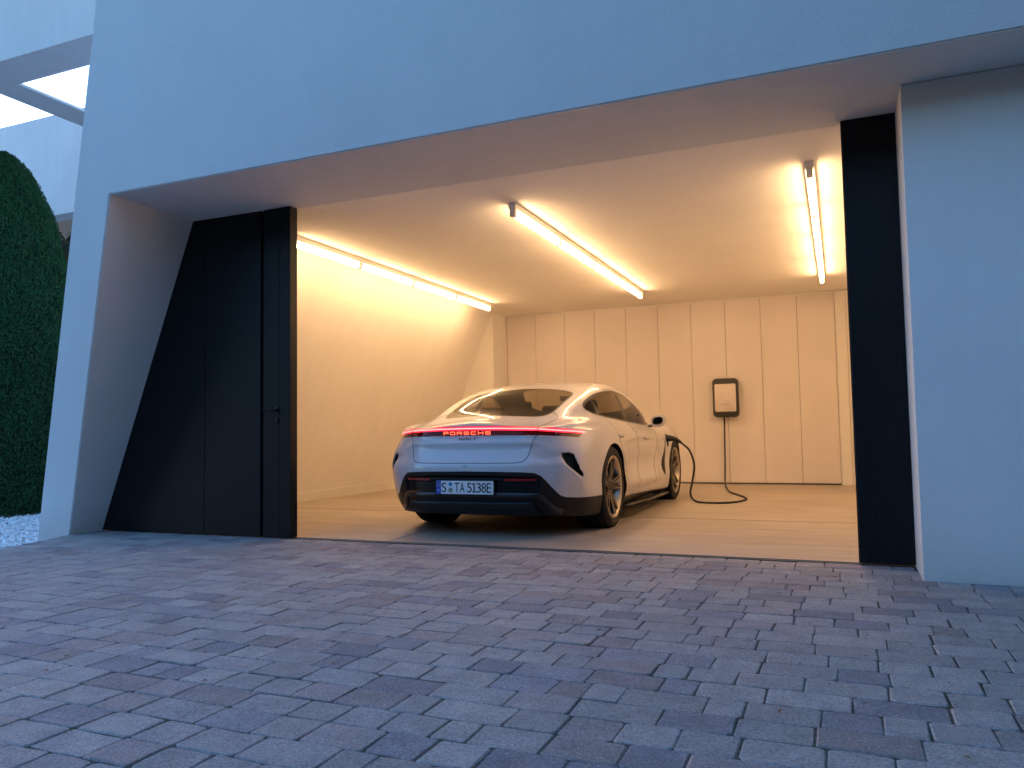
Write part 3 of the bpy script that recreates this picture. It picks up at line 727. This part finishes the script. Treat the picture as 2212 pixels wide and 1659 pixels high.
# lettering in the lamp: strokes on a 5 x 3 grid
GL={'P':[(0,0,0,2),(0,2,4,2),(4,1,4,2),(0,1,4,1)],'O':[(0,0,0,2),(4,0,4,2),(0,0,4,0),(0,2,4,2)],'R':[(0,0,0,2),(0,2,4,2),(4,1,4,2),(0,1,4,1),(2.2,1,4,0)],'S':[(0,0,4,0),(4,0,4,1),(0,1,4,1),(0,1,0,2),(0,2,4,2)],'C':[(0,0,4,0),(0,0,0,2),(0,2,4,2)],'H':[(0,0,0,2),(4,0,4,2),(0,1,4,1)],'E':[(0,0,4,0),(0,1,4,1),(0,2,4,2),(0,0,0,2)]}
lw_,lh,gap=.040,.0205,.0240; x0=-(7*lw_+6*gap)/2
for k,chh in enumerate('PORSCHE'):
    V=[];F=[]
    for ax,ay,bx,by in GL[chh]:
        a=np.array([x0+k*(lw_+gap)+ax/4*lw_,.8585+(ay/2-.5)*lh]); b=np.array([x0+k*(lw_+gap)+bx/4*lw_,.8585+(by/2-.5)*lh])
        d=(b-a)/np.linalg.norm(b-a); nrm=np.array([-d[1],d[0]])*.0025; a=a-d*.0025; b=b+d*.0025
        m=max(2,int(np.linalg.norm(b-a)/.012)+1)
        for t in range(m-1):
            q=[a+(b-a)*t/(m-1)+nrm,a+(b-a)*(t+1)/(m-1)+nrm,a+(b-a)*(t+1)/(m-1)-nrm,a+(b-a)*t/(m-1)-nrm]
            H=hit_rear(q); H[:,0]-=.004; H2=H.copy(); H2[:,0]+=.0035; i0=len(V); V+=list(loc3(np.concatenate([H,H2]))); F+=[[i0,i0+1,i0+2,i0+3],[i0+7,i0+6,i0+5,i0+4]]+[[i0+j,i0+4+j,i0+4+(j+1)%4,i0+(j+1)%4] for j in range(4)]
    link('letter',mesh('letter',V,F,M_LETT),lamp)
sc_me=text_mesh('model_script','turbo S',.036,M_PBLK,shear=.35,sx=1.45,extrude=.0006,spacing=1.0)
xx=hit_rear([(0,.812)])[0,0]; link('model_script',turn(sc_me,off=(0,xx-.0045-2.45,.8115)),car)
# small recess at the middle of the bumper
pp=hit_rear([(-.012,.594),(.024,.594),(.020,.583),(-.008,.583),(-.012,.594)]); seam(pp,.0016,M_SEAM,'tow_cover')
# grille slats either side of the plate
def rear_strip(name,ys,z,dz,th,mat,parent,off):
    H=hit_rear([(y,z) for y in ys]); H[:,0]-=off
    V,F=sweep(loc3(H),[(-th,-dz),(th,-dz),(th,dz),(-th,dz)],up=(0,0,1)); return link(name,mesh(name,V,F,mat),parent)
for s in (1,-1):
    for k in range(8):
        z=.383+k*.0098
        rear_strip('grille_slat',np.linspace(s*.275,s*(.596-.0),12),z,.0026,.008,M_BLK,car,.006)
    rf=rear_strip('reflector',np.linspace(s*.335,s*.588,8),.4795,.0098,.008,M_REFL,car,.008)
rear_strip('lamp_rail',np.linspace(-.33,.33,8),.488,.009,.012,M_BLK,car,.012)
# plate
pl=link('number_plate',None,car,(.0,.004-2.45,.418)); 
pb=box('plate_board',(-.26,-.004,-.055),(.26,.004,.055),M_PLATE,pl,bevel=.003,seg=1)
pf=box('plate_frame',(-.266,-.0025,-.061),(.266,.010,.061),M_PBLK,pl,bevel=.002,seg=1)
box('country_band',(-.257,-.0055,-.0525),(-.213,-.0035,.0525),M_PBLUE,pl)
link('country_letter',turn(text_mesh('country_letter','D',.026,M_PLATE,extrude=.0004),off=(-.235,-.0062,-.024)),pl)
V=[];F=[]
for k in range(12):
    a=k*math.pi/6; i0=len(V); V+=[(-.235+.014*math.cos(a)+dx,-.0061,.022+.014*math.sin(a)+dz) for dx,dz in ((-.002,-.002),(.002,-.002),(.002,.002),(-.002,.002))]; F.append([i0,i0+1,i0+2,i0+3])
link('star_ring',mesh('star_ring',V,F,MT('star_yellow',(.8,.6,.05),.5).m),pl)
for tx,xc,w in (('S',-.185,.043),('T',-.066,.043),('A',-.018,.043),('5',.047,.0415),('1',.088,.020),('3',.130,.0415),('8',.175,.0415),('E',.221,.04)):
    if tx=='1':
        V=[];F=[]
        for q in (((-.004,-.0385),(.008,-.0385),(.008,.0385),(-.004,.0385)),((-.015,-.0385),(-.0042,-.0385),(-.0042,-.0290),(-.015,-.0290)),((.0082,-.0385),(.018,-.0385),(.018,-.0290),(.0082,-.0290)),((-.016,.020),(-.0042,.0275),(-.0042,.0385),(-.016,.0300))):
            i0=len(V); V+=[(a,b,.0004) for a,b in q]; F.append([i0,i0+1,i0+2,i0+3])
        link('character',turn(mesh('character',V,F,M_PBLK),off=(xc,-.0056,0)),pl); continue
    me=text_mesh('character',tx,.100,M_PBLK,extrude=.0005); co=np.empty(len(me.vertices)*3); me.vertices.foreach_get('co',co); co=co.reshape(-1,3)
    for ax_,L in ((0,w),(1,.077)):
        lo,hi=co[:,ax_].min(),co[:,ax_].max(); co[:,ax_]=(co[:,ax_]-(lo+hi)/2)*L/(hi-lo)
    me.vertices.foreach_set('co',co.ravel()); me.update(); link('character',turn(me,off=(xc,-.0052,0)),pl)
def disc(name,r,x,z,y,mat,parent):
    return link(name,mesh(name,[(x+r*math.cos(a),y,z+r*math.sin(a)) for a in np.linspace(0,2*math.pi,21)[:-1]],[list(range(20))],mat),parent)
disc('test_seal',.0165,-.124,.027,-.0055,MT('seal_blue',(.01,.17,.45),.5).m,pl)
sl=disc('state_seal',.0215,-.124,-.021,-.0055,MT('seal_grey',(.28,.29,.30),.5).m,pl)
disc('state_crest',.009,-.124,-.021,-.0062,MT('seal_gold',(.30,.28,.03),.5).m,sl)
# diffuser: glossy frame, inner blade
fr_=catmull([(-.40,.205),(-.53,.222),(-.592,.268),(-.614,.318),(-.600,.340),(-.55,.350),(-.3,.3545),(0,.3555),(.3,.3545),(.55,.350),(.600,.338),(.640,.285),(.675,.235),(.73,.205)],5)
fr_=np.concatenate([catmull([(-.73,.205),(-.675,.235),(-.640,.285),(-.600,.338),(-.55,.350),(-.3,.3545),(0,.3555),(.3,.3545),(.55,.350),(.600,.338),(.640,.285),(.675,.235),(.73,.205)],5)])
H=hit_rear(fr_); H[:,0]-=.006
V,F=sweep(loc3(H),[(-.030,-.006),(-.030,.006),(.012,.010),(.020,.004),(.020,-.004),(.012,-.010)],up=(0,-1,.02)); link('diffuser_frame',mesh('diffuser_frame',V,F,M_BLK,True),car)
rings=[]
for z,w_,xo in ((.312,.52,.085),(.304,.535,.040),(.290,.548,.028),(.235,.585,.062),(.196,.60,.105),(.184,.60,.16),(.178,.60,.30)):
    rings.append([(y,hx-2.45,z) for y,hx in ((w_*t,xo+.07*abs(t)**3) for t in np.linspace(-1,1,15))])
V=[p for r in rings for p in r]; k=15; F=[[i*k+q,i*k+q+1,(i+1)*k+q+1,(i+1)*k+q] for i in range(len(rings)-1) for q in range(k-1)]
link('diffuser_blade',mesh('diffuser_blade',V,F,M_BLKM,True),car)
#--- wheels
def make_wheel(width):
    wv=width/2; R0=.358
    wh=link('wheel',None,car)
    prof=[(-wv*.80,.270),(-wv*.93,.276),(-wv,.292),(-wv*1.02,.312),(-wv*.985,.334),(-wv*.93,.348),(-wv*.86,.3545)]
    nb=5; tr=[]
    edges=np.linspace(-wv*.84,wv*.84,nb+1)
    for i in range(nb):
        a,b=edges[i],edges[i+1]; g_=.0045
        tr+=[(a+(g_ if i else 0),R0),(b-(g_ if i<nb-1 else 0),R0)]
        if i<nb-1: tr+=[(b-g_,R0-.008),(b+g_,R0-.008)]
    prof=prof+tr+[(-o,r) for o,r in prof[::-1]]
    V,F=lathe(prof,64); me=mesh('tyre',V,F,M_TYRE,True); me.set_sharp_from_angle(angle=.7); ty=link('tyre',me,wh)
    # cut shoulder sipes
    Vs=[];Fs=[]
    for i in range(60):
        for s_ in (-1,1):
            a=2*math.pi*i/60; i0=len(Vs)
            for o,r,da in ((wv*.84,.3586,0),(wv*.56,.3586,.05),(wv*.56,.3586,.066),(wv*.84,.3586,.016)):
                Vs.append((s_*o,r*math.cos(a+da),r*math.sin(a+da)))
            Fs.append([i0,i0+1,i0+2,i0+3])
    link('sipes',mesh('sipes',Vs,Fs,M_LINER),wh,kind='stuff')
    V,F=lathe([(wv*.80,.269),(wv*.90,.277),(wv*.955,.279),(wv*.965,.273),(wv*.945,.258),(wv*.86,.249),(wv*.30,.232),(-wv*.7,.236),(-wv*.9,.272)],72); link('rim',mesh('rim',V,F,M_RIM,True),wh)
    V,F=lathe([(wv*.30,.0),(wv*.30,.205),(wv*.18,.206),(wv*.18,0)],48); link('brake_disc',mesh('brake_disc',V,F,M_DISC,True),wh)
    V,F=lathe([(wv*.05,.0),(wv*.05,.238)],32); link('wheel_back',mesh('wheel_back',V,F,M_LINER),wh)
    V,F=lathe([(wv*.70,0),(wv*.72,.022),(wv*.70,.032),(wv*.70,.034)],24); link('centre_cap',mesh('centre_cap',V,F,M_SPK,True),wh)
    V,F=lathe([(wv*.70,.034),(wv*.74,.052),(wv*.66,.066),(wv*.35,.072)],32); link('hub',mesh('hub',V,F,M_SPK,True),wh)
    def bar(pts,w0,w1,dep,lift=0):
        """spoke bar from inner to outer: pts (radius, tangent offset, axial)"""
        V=[]; n=len(pts)
        for i,(r,t,o) in enumerate(pts):
            w_=w0+(w1-w0)*i/(n-1)
            V+=[(o+lift,r,t-w_),(o+lift,r,t+w_),(o-dep,r,t+w_*1.25),(o-dep,r,t-w_*1.25)]
        F=[[i*4+q,i*4+(q+1)%4,i*4+4+(q+1)%4,i*4+4+q] for i in range(n-1) for q in range(4)]+[[3,2,1,0],[4*n-4,4*n-3,4*n-2,4*n-1]]
        return V,F
    sm=None
    meA=meB=None
    for k in range(5):
        for s_ in (-1,1):
            if s_==-1 and k==0 or True:
                key=('A' if s_<0 else 'B')
            pts=[(.040,s_*.016,wv*.72),(.10,s_*.022,wv*.76),(.17,s_*.030,wv*.82),(.225,s_*.040,wv*.87),(.268,s_*.050,wv*.91)]
            if k==0:
                V,F=bar(pts,.0155,.0165,.030); m1=mesh('spoke',V,F,M_SPK); V,F=bar([(r,t+s_*.0145,o) for r,t,o in pts],.0026,.0032,.010,.0015); m2=mesh('bright_edge',V,F,M_RIM)
                V,F=bar([(r,t-s_*.0135,o) for r,t,o in pts],.0018,.0024,.010,.0015); m3=mesh('bright_edge',V,F,M_RIM)
                if s_<0: meA=(m1,m2,m3)
                else: meB=(m1,m2,m3)
            ms=meA if s_<0 else meB
            rot=(k*2*math.pi/5+.13,0,0)
            for q,mm in enumerate(ms):
                o=link('spoke' if q==0 else 'bright_edge',mm,wh); o.rotation_euler=rot
    return wh
def put_wheel(src,first,x,y,steer=0,spin=0):
    if first: r=src; kids=list(src.children)
    else:
        r=src.copy(); C.objects.link(r); kids=[]
        for c_ in src.children:
            d=c_.copy(); C.objects.link(d); d.parent=r; kids.append(d)
    r.parent=car; r.location=(y,x-2.45,WZ); r.rotation_euler=(spin,0,(0 if y>0 else math.pi)+steer)
wr=make_wheel(.300); put_wheel(wr,False,RX,-.806,0,.3); put_wheel(wr,True,RX,.806)
wf=make_wheel(.265); put_wheel(wf,False,FX,-.815,0,.2); put_wheel(wf,True,FX,.815,0,.25)
#--- door mirrors
def mirror(s):
    mr=link('door_mirror',None,car); c0=np.array([2.93,s*.965,.957])
    rings=[]
    for t,rx,rz in ((0,.066,.050),(.006,.080,.064),(.03,.084,.068),(.07,.078,.062),(.11,.055,.045),(.13,.02,.02)):
        rings.append([((c0[1]+rx*np.sign(math.cos(a))*abs(math.cos(a))**.75*(1)),c0[0]+t-2.45+.0*s,c0[2]+rz*np.sign(math.sin(a))*abs(math.sin(a))**.8-.010*s*math.cos(a)*(-1)) for a in np.linspace(0,2*math.pi,25)[:-1]])
    loft('mirror_shell',rings,M_PAINT1,mr)
    loft('mirror_face',[[(p[0]*1-(p[0]-c0[1])*.12,c0[0]-.002-2.45,c0[2]+(p[2]-c0[2])*.86) for p in rings[0]],[(p[0]*1-(p[0]-c0[1])*.14,c0[0]-.0035-2.45,c0[2]+(p[2]-c0[2])*.84) for p in rings[0]]],M_CHRO,mr)
    V,F=sweep(loc3([(2.99,s*.83,.893),(2.985,s*.865,.897),(2.98,s*.90,.908),(2.97,s*.93,.925)]),[(-.022,-.010),(.022,-.010),(.022,.010),(-.022,.010)],up=(0,0,1)); link('mirror_foot',mesh('mirror_foot',V,F,M_BLK,True),mr)
mirror(1); mirror(-1)
#--- cabin furniture seen through the glass
def soft_box(name,lo,hi,r,parent,rot=0):
    o=box(name,tuple(np.subtract(lo,np.add(lo,hi)/2)),tuple(np.subtract(hi,np.add(lo,hi)/2)),M_INTR,parent,bevel=r,seg=3); o.location=tuple(np.add(lo,hi)/2); o.rotation_euler=(rot,0,0); return o
for x,ys,zt in ((1.40,(-.33,.33),.95),(2.25,(-.37,.37),1.03)):
    for y in ys:
        st=link('seat',None,car)
        soft_box('seat_back',(y-.24,x-2.45-.06,.45),(y+.24,x-2.45+.07,zt),.05,st,.25)
        soft_box('head_rest',(y-.13,x-2.45-.13,zt-.02),(y+.13,x-2.45-.05,zt+.155),.04,st,.15)
        soft_box('cushion',(y-.25,x-2.45,.35),(y+.25,x-2.45+.5,.50),.05,st)
soft_box('parcel_shelf',(-.56,.56-2.45,.93),(.56,1.22-2.45,.965),.01,car)
soft_box('dashboard',(-.70,2.95-2.45,.66),(.70,3.35-2.45,.935),.06,car)
soft_box('cabin_floor',(-.80,.7-2.45,.22),(.80,3.5-2.45,.28),.01,car)
V,F=lathe([(0,.165),(.012,.178),(.024,.165),(.012,.155),(0,.165)],28,1); sw_=link('steering_wheel',mesh('steering_wheel',V,F,M_INTR,True),car,(-.37,2.78-2.45,.90)); sw_.rotation_euler=(-.4,0,0)
# inside mirror
soft_box('inside_mirror',(-.11,2.72-2.45,1.20),(.11,2.735-2.45,1.26),.006,car)
#--- charging port on the right wing, plug belongs to the cable
q=hit_side([(3.60+.045*math.cos(a)*1.0,.742+.062*math.sin(a)) for a in np.linspace(0,2*math.pi,20)],1); q[:,1]+=.002
link('charge_port',mesh('charge_port',loc3(q[:-1]),[list(range(19))],M_LINER),car); seam(q,.004,M_BLKM,'port_rim')
wx=CARX+hit_side([(3.60,.742)],1)[0,1]
pts=np.array([(wx-.03,9.32,.752),(wx+.03,9.315,.752),(wx+.075,9.31,.750),(wx+.11,9.305,.738),(-1.752,9.300,.716),(-1.725,9.300,.695)])-CBL
Vp=[];kk=10
Vt,Ft=sweep(pts,circ(1,kk),up=(.2,.3,1)); Vt=np.array(Vt).reshape(len(pts),kk,3)
rad=[.040,.040,.030,.025,.021,.015]
for i in range(len(pts)): Vt[i]=pts[i]+(Vt[i]-pts[i])*rad[i]
link('plug',mesh('plug',Vt.reshape(-1,3),Ft,M_RUB,True),cb)
tr_=box('plug_flap',(-.012,-.028,-.060),(.006,.028,.030),M_RUB,cb,bevel=.006); tr_.location=(wx+.012-CBL[0],9.325-CBL[1],.715)
# ================================================================ driveway of tumbled pavers
drive=link('driveway',npmesh('driveway',[(-6.32,-8,-.014),(12,-8,-.014),(12,5.39,-.014),(-6.56,5.39,-.014),(-6.40,4.6,-.014)],[(0,1,2,3,4)],M_SOIL),None,None,kind='structure') if 0 else None
def flat(name,pts,z,mat,**p):
    return link(name,mesh(name,[(x,y,z) for x,y in pts],[list(range(len(pts)))],mat),None,None,**p)
drive=flat('driveway',[(-6.05,-9),(12,-9),(12,5.391),(-6.60,5.391),(-6.34,4.6),(-6.24,4.0)],-.0058,M_SOIL,kind='structure')
R_=random.Random(11)
def edge_x(y): return np.interp(y,[-9,4.0,4.6,5.03,5.4],[-6.05,-6.24,-6.33,-6.49,-6.62])
def paver_mesh(w,d,tone,name):
    """tumbled block: ten-cornered uneven outline, worn arris, 5 cm deep"""
    r=R_.uniform(.006,.012); hw,hd=w/2,d/2; o=[]
    for sx,sy in ((1,-1),(1,1),(-1,1),(-1,-1)):
        rr=r*R_.uniform(.6,1.5); a=(sx*hw,sy*(hd-rr)); b=(sx*(hw-rr),sy*hd)
        o+= [a,b] if sx*sy>0 else [b,a]
        if sy==1 and sx==1: o.append((R_.uniform(-.2,.2)*w,hd+R_.uniform(-.002,.003)))
    o.append((R_.uniform(-.2,.2)*w,-hd-R_.uniform(-.002,.003)))
    o=[(x+R_.uniform(-.003,.003),y+R_.uniform(-.003,.003)) for x,y in o]
    n=len(o); c=R_.uniform(.003,.0055)
    def ins(k,z):
        return [(x*(1-k/hw*1.0),y*(1-k/hd*1.0),z+R_.uniform(-.0008,.0008)) for x,y in o]
    V=ins(c,0)+ins(0,-c*.75)+ins(-.001,-.05)
    F=[list(range(n))]+[[j*n+i,(j+1)*n+i,(j+1)*n+(i+1)%n,j*n+(i+1)%n] for j in range(2) for i in range(n)]
    return V,F
def tone():
    u=R_.random()
    if u<.15: b=(.195,.183,.192); k=R_.uniform(.85,1.1)
    elif u<.30: b=(.225,.193,.185); k=R_.uniform(.85,1.15)
    elif u<.42: b=(.265,.242,.225); k=R_.uniform(.93,1.08)
    else: b=(.245,.226,.216); k=R_.uniform(.90,1.10)
    return tuple(v*k*PAV_K for v in b)
def paint_tone(me,cols):
    a=me.color_attributes.new('tone','FLOAT_COLOR','CORNER'); a.data.foreach_set('color',np.concatenate([np.asarray(cols,float),np.ones((len(cols),1))],1).ravel())
blocks=[]
y=5.385; row=0
while y>.25:
    d=R_.uniform(.149,.157)
    x=-6.9+R_.uniform(0,.2)
    while x<3.6:
        w_=R_.choice((.115,.165,.165,.215,.215,.255,.27)); j=R_.uniform(.002,.005)
        xa,xb=x,x+w_; x+=w_+j
        e=edge_x(y-d/2)
        if xb<e+.05: continue
        if xa<e: xa=e
        if y-d/2>4.96 and xa>.36: continue
        blocks.append(((xa+xb)/2,y-d/2+R_.uniform(-.002,.002),xb-xa,d-R_.uniform(.002,.0045)))
    y-=d; row+=1
def in_view(bx,by):
    c_=CAMR.T@np.array([bx,by,-CAMH]); 
    if c_[2]<.2: return None
    u=RW/2+FPX*c_[0]/c_[2]; v=RH/2+FPX*c_[1]/c_[2]
    return c_[2] if -40<u<RW+40 and v<RH+60 else None
order=[]
for i,b in enumerate(blocks):
    q=in_view(b[0],b[1])
    if q is not None: order.append((b[2]/q**3,i))
order.sort(reverse=True); single={i for _,i in order[:296]}
SV=[];SF=[];SCo=[];nv=0
for i,(bx,by,w_,d) in enumerate(blocks):
    V,F=paver_mesh(w_,d,None,'paver'); tn=tone(); zz=R_.uniform(-.0035,.0); tx,ty=R_.uniform(-.007,.007),R_.uniform(-.010,.010); rz=R_.uniform(-.012,.012); cr,sr=math.cos(rz),math.sin(rz)
    V=[(x*cr-y_*sr,x*sr+y_*cr,z+zz+x*tx+y_*ty) for x,y_,z in V]
    if i in single:
        me=mesh('paver',V,F,M_PAV); paint_tone(me,[tn]*len(me.loops)); link('paver',me,drive,(bx,by,-.0005))
    else:
        SV+=[(x+bx,y_+by,z-.0005) for x,y_,z in V]; SF+=[[k+nv for k in f] for f in F]; SCo+=[tn]*sum(len(f) for f in F); nv+=len(V)
me=mesh('paver_field',SV,SF,M_PAV); paint_tone(me,SCo); link('paver_field',me,drive,None,kind='stuff')
# land around
flat('ground',[(-150,-150),(150,-150),(150,150),(-150,150)],-.16,M_GROUND,kind='structure')
# dry leaf litter
V=[];F=[]
for k in range(120):
    x,y=R_.uniform(-6.2,2.2),R_.uniform(1.2,5.3); a=R_.uniform(0,6.28); L=R_.uniform(.006,.019); W=L*R_.uniform(.25,.5); z=R_.uniform(.001,.004); i0=len(V)
    if y>4.9 and x>.3: continue
    ca,sa=math.cos(a),math.sin(a)
    for u,v,h in ((-L,0,0),(0,-W,.003),(L,0,.001),(0,W,.004)): V.append((x+u*ca-v*sa,y+u*sa+v*ca,z+h))
    F.append([i0,i0+1,i0+2]); F.append([i0,i0+2,i0+3])
link('leaf_litter',mesh('leaf_litter',V,F,M_DLEAF),None,None,kind='stuff')
# ================================================================ white gravel bed
flat('gravel_base',[(-24,2.0),(edge_x(2.0)-.0,2.0),(edge_x(4.0)-.0,4.0),(edge_x(4.6),4.6),(edge_x(5.03),5.03),(-6.7,5.6),(-7.4,13),(-24,13)],-.135,MT('pale_gravel_base',(.55,.55,.54),.9).m,kind='structure')
N=15000; gx_=RNG.uniform(-11.2,-6.15,N); gy_=RNG.uniform(3.0,9.0,N); k=gx_<np.array([edge_x(v) for v in gy_])-.02; k&=~((gy_>5.0)&(gx_>-7.1)); gx_,gy_=gx_[k],gy_[k]; N=len(gx_)
base=np.array([(1,0,0),(-1,0,0),(0,1,0),(0,-1,0),(0,0,1),(0,0,-1)],float); tri=np.array([(0,2,4),(2,1,4),(1,3,4),(3,0,4),(2,0,5),(1,2,5),(3,1,5),(0,3,5)])
sz=RNG.uniform(.010,.024,(N,1,1))*np.stack([RNG.uniform(.8,1.5,N),RNG.uniform(.6,1.1,N),RNG.uniform(.5,.8,N)],1)[:,None,:]
Vg=base[None]*sz*RNG.uniform(.7,1.25,(N,6,1)); a=RNG.uniform(0,6.28,N); ca,sa=np.cos(a)[:,None],np.sin(a)[:,None]
tl=RNG.uniform(-.6,.6,N)[:,None]; x1,y1,z1=Vg[...,0],Vg[...,1],Vg[...,2]; x2=x1*ca-y1*sa; y2=x1*sa+y1*ca; z2=z1+x2*tl*.6
Vg=np.stack([x2+gx_[:,None],y2+gy_[:,None],z2-.122+RNG.uniform(-.006,.012,N)[:,None]],-1)
link('gravel',npmesh('gravel',Vg.reshape(-1,3),(tri[None]+6*np.arange(N)[:,None,None]).reshape(-1,3),M_STONE),None,None,kind='stuff')
# ================================================================ clipped cypress
cyp=thing('cypress_tree','dark green clipped cypress column standing in the white gravel at the left','tree',(-10.50,7.05,-.13))
CR=Spl((0,.74),(.25,.79),(.7,.83),(1.3,.855),(2.0,.86),(2.7,.845),(3.3,.785),(3.8,.69),(4.25,.54),(4.6,.37),(4.82,.20),(4.93,.06))
zz=np.linspace(.05,4.88,40); V=[];F=[]
for z in zz:
    for i in range(24):
        a=2*math.pi*i/24; r=max(.02,float(CR(z))*.93*(1+.03*math.sin(5*a+z*2))); V.append((r*math.cos(a),r*math.sin(a),z))
for i in range(39):
    for q in range(24): F.append([i*24+q,i*24+(q+1)%24,(i+1)*24+(q+1)%24,(i+1)*24+q])
link('crown_core',mesh('crown_core',V,F,M_CYPIN,True),cyp)
N=130000; z=4.96*RNG.random(N)**.92; a=RNG.uniform(0,2*math.pi,N)
clump=(np.sin(a*7+z*3.1)+np.sin(a*13-z*5.3)+np.sin(z*9+a*3)+np.sin(a*23+z*11)*.8)*.010+(np.sin(a*41+z*17)*np.sin(z*29-a*19))*.014
r=np.maximum(CR(z),.03)*(1+0)*1.0+clump-np.abs(RNG.normal(0,.022,N))+.014
sp=RNG.random(N)<.004; r=np.where(sp,r+.035,r)
L=RNG.uniform(.014,.034,N)*np.where(sp,1.6,1); W=RNG.uniform(.004,.009,N)
c0=np.stack([r*np.cos(a),r*np.sin(a),z],1); rad=np.stack([np.cos(a),np.sin(a),0*a],1); tan=np.stack([-np.sin(a),np.cos(a),0*a],1)
up=np.array([0,0,1.])[None]*RNG.uniform(.5,1.1,N)[:,None]+rad*RNG.uniform(.05,.75,N)[:,None]+tan*RNG.normal(0,.45,N)[:,None]; up/=np.linalg.norm(up,axis=1)[:,None]
sd=tan*RNG.uniform(.3,1,N)[:,None]+rad*RNG.normal(0,.7,N)[:,None]; sd-=up*(sd*up).sum(1)[:,None]; sd/=np.linalg.norm(sd,axis=1)[:,None]
Vc=np.stack([c0-up*L[:,None]*.4-sd*W[:,None]*.5,c0+sd*W[:,None],c0+up*L[:,None]*.9,c0-sd*W[:,None]],1)
nq=np.arange(N)[:,None]*4
link('foliage',npmesh('foliage',Vc.reshape(-1,3),np.concatenate([nq+[0,1,2],nq+[0,2,3]],1).reshape(-1,3),M_CYP),cyp,None,kind='stuff')
V,F=sweep([(0,0,-.1),(0,0,.3)],circ(.09,8),up=(1,0,0)); link('trunk',mesh('trunk',V,F,M_BARK),cyp)
# ================================================================ roof frame left of the house and the block behind
SZ=5.0; k=(SZ-.87)/(4.4-.87)
ro=thing('roof_overhang','white roof frame with an open skylight jutting out at the upper left','roof',(-7.5,6.5,SZ))
def rb(nm,x0,x1,y0,y1,z0=0,z1=.0): return box(nm,(x0+7.5,y0-6.5,z0),(x1+7.5,y1-6.5,z1),M_FAR,ro)
X0s,X1s=-9.10,-8.665; Y0s,Y1s=5.515,5.975
prism('fascia_beam',[(Y0s-6.5,0),(Y1s-6.5,0),(Y1s-6.5,2.4),(Y0s-6.5-.35,2.4)],0,X0s-1.6+7.5,-4.95+7.5,M_FAR,ro)
rb('side_beam',X0s,X1s,Y1s+.003,11.5,.0,.03)
rb('rear_beam',X1s+.003,-5.5,9.6,10.1,.0,.03)
nb=thing('building','white upper storey block with soffit tinted as if warmly lit behind the cypress','building',(-12.5,9.0,4.64))
box('upper_wall',(-8,0,0),(3.5,.3,1.742),M_FAR,nb)
box('roof_slab',(-8,.303,1.45),(3.5,6,1.735),M_FAR,nb)
box('soffit',(-8,.303,0),(3.5,4,.12),mat_plaster('soffit_painted_glow',(.75,.52,.36),.1,20,.1),nb)  # warm lamplight is put into the soffit colour; no lamp stands here
box('lower_wall',(-8,4.1,-4.8),(3.5,4.3,-.05),MT('dark_glazing',(.05,.045,.04),.3).m,nb)
pm=thing('palm_tree','palm with drooping dark fronds half hidden between cypress and column','palm',(-10.75,8.2,-.15))
V,F=sweep([(0,0,0),(.05,0,1.5),(.02,.02,3.0),(0,0,4.0)],circ(.14,8),up=(1,0,0)); link('trunk',mesh('trunk',V,F,M_BARK,True),pm)
for k in range(22):
    a=k*2.399+.3; el=.9-1.5*(k/22); V=[];F=[]; n=14; pts=[]
    for i in range(n):
        t=i/(n-1); rr=1.15*t; pts.append(np.array([math.cos(a)*rr*math.cos(el*.6),math.sin(a)*rr*math.cos(el*.6),4.0+rr*math.sin(el)-.75*t*t]))
    for i in range(1,n-1):
        d=pts[i+1]-pts[i-1]; d/=np.linalg.norm(d); s_=np.cross(d,[0,0,1]); s_/=np.linalg.norm(s_)+1e-9
        for q in (-1,1):
            b=pts[i]; tip=b+s_*q*.30*math.sin(math.pi*(i/n)*.8+.3)+d*.25-np.array([0,0,.16]); i0=len(V); V+=[b-d*.016,b+d*.016,tip]; F.append([i0,i0+1,i0+2])
    Vs_,Fs_=sweep(pts,circ(.012,4)); i0=len(V); V+=list(Vs_); F+=[[q+i0 for q in f] for f in Fs_]
    link('frond',mesh('frond',V,F,M_PALM),pm)

# ================================================================ added unseen leafy boxes blocking low sky (behind and to the right of the viewer)
def sky_blocker(label,x0,x1,y0,y1,h,seed):
    g=np.random.default_rng(seed); t=thing('sky_blocker',label,'sky_blocker',((x0+x1)/2,(y0+y1)/2,-.16),group='added low-sky blockers round the forecourt'); hx,hy=(x1-x0)/2,(y1-y0)/2
    box('blocker_core',(-hx+.12,-hy+.12,0),(hx-.12,hy-.12,h-.12),M_CYPIN,t)
    A=[2*hy*h,2*hy*h,2*hx*h,2*hx*h,4*hx*hy]; n=9000; f=g.choice(5,n,p=np.array(A)/sum(A)); u,v=g.uniform(-1,1,n),g.uniform(-1,1,n); d=g.normal(0,.05,n)
    P=np.where((f==0)[:,None],np.stack([-hx+d,u*hy,(v+1)/2*h],1),np.where((f==1)[:,None],np.stack([hx+d,u*hy,(v+1)/2*h],1),np.where((f==2)[:,None],np.stack([u*hx,-hy+d,(v+1)/2*h],1),np.where((f==3)[:,None],np.stack([u*hx,hy+d,(v+1)/2*h],1),np.stack([u*hx,v*hy,h+d],1)))))
    a=g.normal(size=(n,3)); a/=np.linalg.norm(a,axis=1)[:,None]; b=np.cross(a,g.normal(size=(n,3))); b/=np.linalg.norm(b,axis=1)[:,None]
    V=np.stack([P-a*.14,P+b*.09,P+a*.14,P-b*.09],1); q=np.arange(n)[:,None]*4
    link('foliage',npmesh('foliage',V.reshape(-1,3),np.concatenate([q+[0,1,2],q+[0,2,3]],1).reshape(-1,3),M_CYP),t,None,kind='stuff')
sky_blocker('added unseen leafy hedge along the right side of the forecourt',2.6,4.0,-11,3.6,6.5,3)
sky_blocker('added unseen leafy hedge across the far end of the forecourt',-22,2.55,-11,-9.6,6.5,4)
